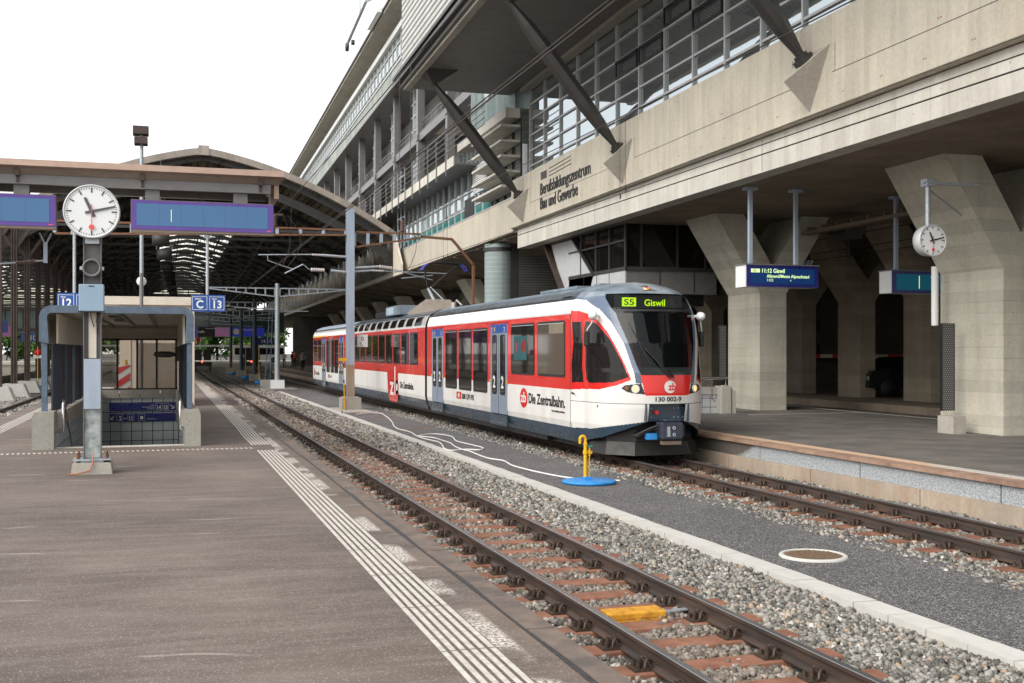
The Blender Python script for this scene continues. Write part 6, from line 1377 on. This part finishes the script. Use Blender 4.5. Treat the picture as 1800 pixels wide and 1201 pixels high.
MB().prism([(25.75-.09*math.cos(a), 1.93+.13*math.sin(a)) for a in [2*math.pi*k/16 for k in range(16)]], xp-.002, xp-.003, 'x').build('pink_patch', 'poster_pink', ps)
MB().box(xp, xp-.002, 22.42, 23.35, 2.22, 2.44).build('sun_blind', mat('dim_beige_blind', (.2, .17, .12), .5), TR)
def door(yc, wd=1.46, sides=(-1, 1)):
    for s in sides:
        xs = TX+s*1.325; d_ = MB().box(xs, xs+s*.014, yc-wd/2, yc+wd/2, .24, 2.52).build('door', 't_door', TR); X0 = xs+s*.014
        for q in (-1, 1):
            c = yc+q*wd/4; MB().prism(rrect(c-.23, c+.23, .72, 2.26, .09), X0, X0+s*.005, 'x').build('door_window_frame', 'rubber', d_); MB().prism(rrect(c-.19, c+.19, .76, 2.22, .07), X0+s*.005, X0+s*.009, 'x').build('pane', 'trainglass', d_)
            if s < 0: text('2', .42, (X0-.012, c+.1, .9), 'left', 'white', d_, wid=.2, bold=.012)
            if s < 0: text('2' if q > 0 else '2', .17, (X0-.007, c+.2*q+.1, 2.33), 'left', 'white', d_, wid=.1)
        MB().box(X0, X0+s*.004, yc-wd/2+.02, yc+wd/2-.02, 2.3, 2.52).build('blue_strip', 'blue', d_); MB().box(X0, X0+s*.003, yc-.01, yc+.01, .25, 2.3).build('leaf_joint', 'rubber', d_)
        if s < 0: MB().box(X0-.007, X0-.004, yc+.3, yc+.38, 2.34, 2.46).build('pictogram', 'yellow', d_)
        MB().box(xs-s*.03, xs+s*.016, yc-wd/2, yc+wd/2, -.06, .21).build('step_panel', 't_blue', d_); MB().box(xs+s*.0, xs+s*.025, yc-wd/2-.1, yc+wd/2+.1, 2.56, 2.59).build('rain_strip', 't_red', d_)
        for q in (-1, 1): MB().box(X0, X0+s*.02, yc+q*(wd/2+.03)-.025, yc+q*(wd/2+.03)+.025, 1.02, 1.1).build('lamp', 'yellow', d_)
for y in (27.27, 34.0, 54.1, 60.3): door(y)
MB().box(TX-1.327, TX-1.329, 59.0, 65.0, 2.58, 2.66).build('class_stripe', 'yellow', TR)
# lettering and emblems on the camera side
XL = TX-1.3275
def ell(yc, zc, ry, rz, m, name, dx=0., par=TR): 
    P = [(yc+ry*math.cos(a), zc+rz*math.sin(a)) for a in [2*math.pi*k/40 for k in range(40)]]; return MB().prism(P, XL-.001-dx, XL-.003-dx, 'x').build(name, m, par)
e = ell(25.2, .72, .29, .235, 't_red', 'emblem'); text('zb', .34, (XL-.005, 25.42, .62), 'left', 't_white', e, wid=.42, bold=.008)
text('Die Zentralbahn.', .33, (XL-.002, 24.85, .62), 'left', 'black', TR, wid=2.5, bold=.008); text('Luzern Engelberg Interlaken', .07, (XL-.002, 23.2, .5), 'left', 'black', TR, wid=.85)
text('Pilatus', .08, (XL-.002, 21.95, .93), 'left', 'black', TR)
e = MB().box(XL-.001, XL-.003, 31.08, 31.62, .45, .65).build('rail_emblem', 't_red', TR); MB().bar((XL-.0045, 31.2, .55), (XL-.0045, 31.5, .55), .002, .035).box(XL-.004, XL-.005, 31.33, 31.37, .48, .62).bar((XL-.0045, 31.22, .55), (XL-.0045, 31.3, .61), .002, .03).bar((XL-.0045, 31.22, .55), (XL-.0045, 31.3, .49), .002, .03).bar((XL-.0045, 31.48, .55), (XL-.0045, 31.4, .61), .002, .03).bar((XL-.0045, 31.48, .55), (XL-.0045, 31.4, .49), .002, .03).build('arrows', 't_white', e)
text('SBB CFF FFS', .2, (XL-.002, 31.0, .47), 'left', 'black', TR, wid=1.3, bold=.006)
e = MB().prism([(42.35, 1.03), (42.15, .23), (41.75, -.06), (40.35, -.06), (40.2, .3), (40.25, 1.03)], XL-.001, XL-.003, 'x').build('emblem', 't_red', TR); 
text('z', 1.0, (XL-.005, 41.75, .2), 'left', 't_white', e, wid=.75, bold=.02); text('l', 1.55, (XL-.005, 40.98, .2), 'left', 't_white', e, wid=.16, bold=.01); e2 = ell(40.45, .5, .3, .26, 't_red', 'letter_bowl', .0, e); ell(40.45, .5, .16, .14, 't_white', 'letter_gap', .003, e)
text('Die Zentralbahn.', .32, (XL-.002, 39.9, .5), 'left', 'black', TR, wid=2.35, bold=.008)
e = MB().box(XL-.001, XL-.003, 58.3, 58.7, .42, .62).build('rail_emblem', 't_red', TR); text('SBB CFF', .18, (XL-.002, 58.2, .45), 'left', 'black', TR, wid=.9)
e = ell(64.3, .62, .15, .22, 't_red', 'emblem'); text('Die Zentralbahn.', .28, (XL-.002, 64.1, .5), 'left', 'black', TR, wid=1.9)
for (y, z, lab) in ((23.0, 0, 0),): MB().box(TX-1.2, TX-1.1, 22.4, 23.0, 3.02, 3.03).build('roof_hatch', 't_roof', TR)
# front lettering bent onto the nose
def on_front(st, size, z, m, wid, bold=0., dx=0., off=.007, par=TR):
    o = text(st, size, (0, 0, 0), 'cam', m, par, wid=wid, bold=bold, align='CENTER', ext=0.0); rl = root_loc(TR)
    xs_ = [v.co.x+rl.x for v in o.data.vertices]; mx = (min(xs_)+max(xs_))/2
    for v in o.data.vertices:
        x = v.co.x+rl.x-mx+dx; zz = v.co.z+rl.z+z; v.co = Vector((TX+x, front_y(x, zz)-off, zz))-rl
    return o
def patch(poly, m, name, off=.006, par=TR, n=10):
    """flat outline (dx, z) laid onto the curved front"""
    c = (sum(a for a, b in poly)/len(poly), sum(b for a, b in poly)/len(poly)); vs = []; fs = []; k_ = len(poly)
    for r in range(n+1):
        for a, b in poly: x = c[0]+(a-c[0])*r/n; z = c[1]+(b-c[1])*r/n; vs.append((TX+x, front_y(x, z)-off, z))
    for r in range(n):
        for i in range(k_): j = (i+1) % k_; fs.append((r*k_+i, r*k_+j, (r+1)*k_+j, (r+1)*k_+i))
    return MB().add(vs, fs, True).build(name, m, par)
e = patch([(.02+.125*math.cos(a), 1.13+.125*math.sin(a)) for a in [2*math.pi*k/32 for k in range(32)]], 't_white', 'emblem'); on_front('zb', .2, 1.065, 't_red', .17, .006, .06, .009, e)
on_front('130 002-9', .125, .845, 'black', .56, .003, .0)
yb = front_y(.66, 2.95)+.04
dsp = MB().box(TX-.78, TX+.72, yb, yb+.03, 2.69, 2.98).build('display_board', 'black', TR)
MB().box(TX-.62, TX-.31, yb-.004, yb, 2.75, 2.93).build('route_display', 'led', dsp); text('S5', .17, (TX-.465, yb-.009, 2.78), 'cam', 'black', dsp, wid=.22, bold=.002, align='CENTER')
text('Giswil', .19, (TX-.13, yb-.004, 2.765), 'cam', 'led', dsp, wid=.46, bold=.003)
patch([(-.86, 2.705), (.86, 2.705), (.9, 2.72), (-.9, 2.72)], 'rubber', 'display_rim', .006)
tl = patch([(-.12, 3.07), (.16, 3.07), (.1, 3.2), (-.14, 3.2)], glass_dark('top_lamp_glass', (.03, .02, .015), .05), 'top_lamp', .006); rr2 = [(-.07, 3.12, .035, 'headlamp'), (.0, 3.13, .02, 'led_red')]
for a, b, r_, m in rr2: patch([(a+r_*math.cos(q), b+r_*.8*math.sin(q)) for q in [2*math.pi*k/12 for k in range(12)]], m, 'lamp', .012, tl, 3)
for s in (-1, 1):
    for (p_, z, r_, m) in ((.335, 1.09, .072, 'headlamp'), (.425, 1.09, .05, 'lamp_off')):
        a, b = npt(math.pi/2*p_, secw(z), z); nx, ny = npt(math.pi/2*(p_+.01), secw(z), z); tv = Vector((nx-a, ny-b, 0)).normalized(); nv = Vector((tv.y, -tv.x, 0)); c = Vector((TX+s*(a+nv.x*.01), b+nv.y*.01, z)); nv = Vector((s*nv.x, nv.y, 0))
        hl_ = MB().tube([tuple(c-nv*.03), tuple(c+nv*.008), tuple(c+nv*.016)], [r_, r_, r_*.6], 18).build('headlight', m, TR)
        if m == 'headlamp': MB().tube([tuple(c-nv*.02), tuple(c+nv*.011)], [r_*1.18, r_*1.16], 18).build('lamp_ring', 'alu', hl_)
# bumper pocket, coupler, plough, underframe
MB().box(TX-.47, TX+.47, 20.2, 20.24, .44, .79).box(TX-.47, TX-.45, 20.05, 20.34, .44, .79).box(TX+.45, TX+.47, 20.05, 20.34, .44, .79).build('coupler_panel', 't_blue', TR)
g = MB()
for x in (-.4, -.3, .2, .3, .4):
    for z in (.52, .7): g.cyl((TX+x, 20.185, z), .009, .02, 'y', 6)
g.build('rivets', 'alu', TR)
MB().cyl((TX-.2, 20.12, .62), .04, .08, 'y', 14).build('air_plug', 'red', TR)
MB().prism([(TX-1.0, 21.5), (TX-.95, 20.9), (TX-.5, 20.45), (TX+.5, 20.45), (TX+.95, 20.9), (TX+1.0, 21.5)], -.05, .44, 'z').build('underside', 'black', TR)
cp = MB().box(TX-.24, TX+.22, 19.8, 20.1, .1, .44).box(TX-.16, TX+.14, 19.86, 20.3, .44, .5).box(TX+.14, TX+.27, 19.84, 20.1, .14, .4).box(TX-.1, TX+.1, 20.1, 20.8, .18, .38).build('coupler', mat('dark_coupler', (.045, .055, .075), .45, .3, .3, 12), TR); b = cp.modifiers.new('bevel', 'BEVEL'); b.width = .03; b.segments = 2
for z in (.2, .33): MB().tube([(TX+.02, 19.79, z), (TX+.02, 19.8, z)], .034, 14).build('coupler_socket', 'alu', cp); MB().tube([(TX+.02, 19.786, z), (TX+.02, 19.79, z)], .018, 14).build('coupler_hole', 'blue', cp)
MB().box(TX-.13, TX-.07, 19.78, 19.8, .16, .36).build('coupler_hook', 'galv', cp)
MB().box(TX-.2, TX+.2, 19.85, 19.98, .0, .07).build('foot_bracket', 'gantry_dk', cp); MB().box(TX-.47, TX-.27, 19.95, 20.1, .1, .22).build('switch_box', 'plastic_blue', cp)
for k in range(3): MB().tube([(TX-.22, 19.95, .38-.03*k), (TX-.4, 19.95+.03*k, .33-.03*k), (TX-.62, 20.1, .2-.02*k), (TX-.66, 20.3, .16), (TX-.5, 20.5, .2)], .022, 8).build('hose', 'rubber', cp)
g = MB()
PP = [(-1.15, 21.4), (-1.05, 20.75), (-.62, 20.25), (.62, 20.25), (1.05, 20.75), (1.15, 21.4)]
for i in range(5):
    (a, b), (c, d) = PP[i], PP[i+1]; g.add([(TX+a*.92, b+.1, .02), (TX+c*.92, d+.1, .02), (TX+c, d, -.24), (TX+a, b, -.24), (TX+a*.92, b+.14, .02), (TX+c*.92, d+.14, .02), (TX+c, d+.04, -.24), (TX+a, b+.04, -.24)], [(0, 1, 2, 3), (7, 6, 5, 4), (0, 4, 5, 1), (3, 2, 6, 7)])
g.add([(TX+a*.92, b+.1, .02) for a, b in PP], [tuple(range(6))]); g.build('snow_plough', mat('plough_grey', (.022, .02, .018), .5, .2, .2), TR)
MB().box(TX-1.0, TX+1.0, 21.6, 65.4, -.22, -.04).build('underframe', 'black', TR)
for y in (23.3, 25.3, 33, 37.5, 49.5, 53, 62, 64):
    g = MB()
    for s in (-1, 1): g.lathe([(0, -.06), (.37, -.06), (.4, .0), (.37, .06), (0, .06)], (TX+s*.55, y, .02), 24, 'x')
    g.tube([(TX-.6, y, .02), (TX+.6, y, .02)], .08).build('wheel_set', 'steel_brown', TR)
g = MB(); g.box(TX-1.15, TX-.9, 24, 32, -.2, -.09); g.build('side_beam', 'black', TR)
# mirrors and wipers
for s in (-1, 1):
    x = TX+s*(1.24 if s < 0 else 1.17)
    g = MB().lathe([(0, -.12), (.05, -.11), (.085, -.05), (.095, .02), (.07, .09), (0, .12)], (x, 20.93, 2.56), 16, 'y'); o = g.build('camera_housing', 'white', TR)
    MB().tube([(x-s*.25, 21.05, 2.56), (x, 20.95, 2.56)], .03, 8).tube([(x, 20.93, 2.5), (x+s*.02, 20.96, 2.4), (x+s*.08, 21.04, 2.28), (x+s*.08, 21.06, 2.12)], .013, 8).build('mirror_arm', 'white', TR)
    mo = MB().box(x+s*.08-.05, x+s*.08+.05, 21.0, 21.13, 1.93, 2.25).build('mirror', 'rubber', TR); b = mo.modifiers.new('bevel', 'BEVEL'); b.width = .03; b.segments = 2
sp_ = lambda dx, z, o_: (TX+dx, front_y(dx, z)-o_, z)
MB().tube([sp_(-.66, 2.4, .03), sp_(-.56, 2.05, .04), sp_(-.38, 1.58, .03)], .012, 6).build('wiper_blade', 'rubber', TR)
MB().tube([sp_(-.53, 2.0, .07), sp_(-.28, 1.65, .08), sp_(.0, 1.3, .05)], .012, 6).tube([sp_(-.5, 1.9, .07), sp_(-.2, 1.6, .08), sp_(.07, 1.3, .05)], .01, 6).build('wiper_arm', 'rubber', TR)
MB().tube([sp_(-.0, 1.32, .03), sp_(-.13, 1.5, .05)], .022, 6).tube([sp_(.08, 1.32, .03), sp_(-.03, 1.5, .05)], .022, 6).build('wiper_pivot', 'black', TR)
# cab inside
MB().box(TX-1.15, TX+1.15, 22.7, 22.75, .6, 3.0).box(TX-1.15, TX+1.15, 20.9, 22.7, .7, .75).build('cab_wall', 'black', TR)
g = MB().prism([(20.6, .9), (20.6, 1.32), (20.9, 1.5), (21.15, 1.45), (21.15, .9)], TX-.9, TX+.9, 'x'); g.build('driver_desk', mat('desk_grey', (.16, .16, .14), .7), TR)
person(TX-.08, 21.75, .35, 1.76, 0, 'train driver in a red shirt sitting behind the windscreen', 'cloth_rd', 'cloth_bk', seated=True)
# roof gear
rg = MB().box(TX-.95, TX+.6, 41.8, 44.6, 3.24, 3.6).build('air_conditioner', 't_roof', TR); MB().box(TX-.955, TX-.95, 43.0, 44.5, 3.28, 3.56).build('grille', stripes('grille_slats', (.05, .06, .07), (.4, .5, .6), 'X', .07, .5), rg)
g = MB().box(TX-.8, TX+.3, 45.2, 47.6, 3.22, 3.42); 
for k in range(9): g.box(TX-.86, TX-.8, 45.3+k*.25, 45.4+k*.25, 3.2, 3.46)
g.build('brake_resistor', 'steel_dk', TR)
MB().prism([(37.6, 3.2), (37.9, 3.62), (38.2, 3.66), (41.2, 3.3), (41.2, 3.2)], TX-.75, TX+.1, 'x').build('fairing', mat('dusty_fairing', (.3, .26, .22), .6, .1, .2), TR)
MB().box(TX-.5, TX+.3, 40.2, 41.0, 3.25, 3.42).build('roof_box', 'offwhite', TR); MB().box(TX-.5, TX+.5, 23.8, 26.4, 3.27, 3.33).box(TX-.4, TX+.4, 22.6, 23.0, 3.28, 3.32).build('roof_plate', 't_roof', TR)
g = MB()
for k in range(4): g.cyl((TX-.55+.1*k, 35.0+.35*k, 3.2), .07, .22, n=12)
g.tube([(TX-.5, 34.2, 3.3), (TX-.4, 35.2, 3.5), (TX-.2, 36.2, 3.35), (TX, 37, 3.45)], .03, 6); g.build('roof_insulator', 'insul', TR)
g = MB().tube([(TX-.25, 38.7, 3.5), (TX-.2, 40.2, 4.15)], [.07, .05], 10).tube([(TX+.1, 38.4, 3.5), (TX-.12, 40.15, 4.2)], .025, 8).build('pantograph_arm', 'galv', TR)
MB().tube([(TX-.25, 40.2, 4.2), (TX-.7, 38.6, 4.88)], .028, 8).tube([(TX-.1, 40.2, 4.2), (TX+.45, 38.6, 4.88)], .028, 8).tube([(TX-.15, 40.1, 4.1), (TX+.35, 38.65, 4.82)], .012, 6).build('pantograph_frame', 'black', TR)
for dy in (0, .3): MB().tube([(TX-.62, 38.45+dy, 4.93), (TX-.3, 38.45+dy, 4.98), (TX+.3, 38.45+dy, 4.98), (TX+.62, 38.45+dy, 4.93)], .03, 6).build('collector_strip', 'black', TR); MB().tube([(TX-.62, 38.45+dy, 4.93), (TX-.74, 38.45+dy, 4.84), (TX-.82, 38.45+dy, 4.7)], .022, 6).tube([(TX+.62, 38.45+dy, 4.93), (TX+.74, 38.45+dy, 4.84), (TX+.82, 38.45+dy, 4.7)], .022, 6).build('horn', mat('horn_blue', (.05, .07, .5), .5), TR)
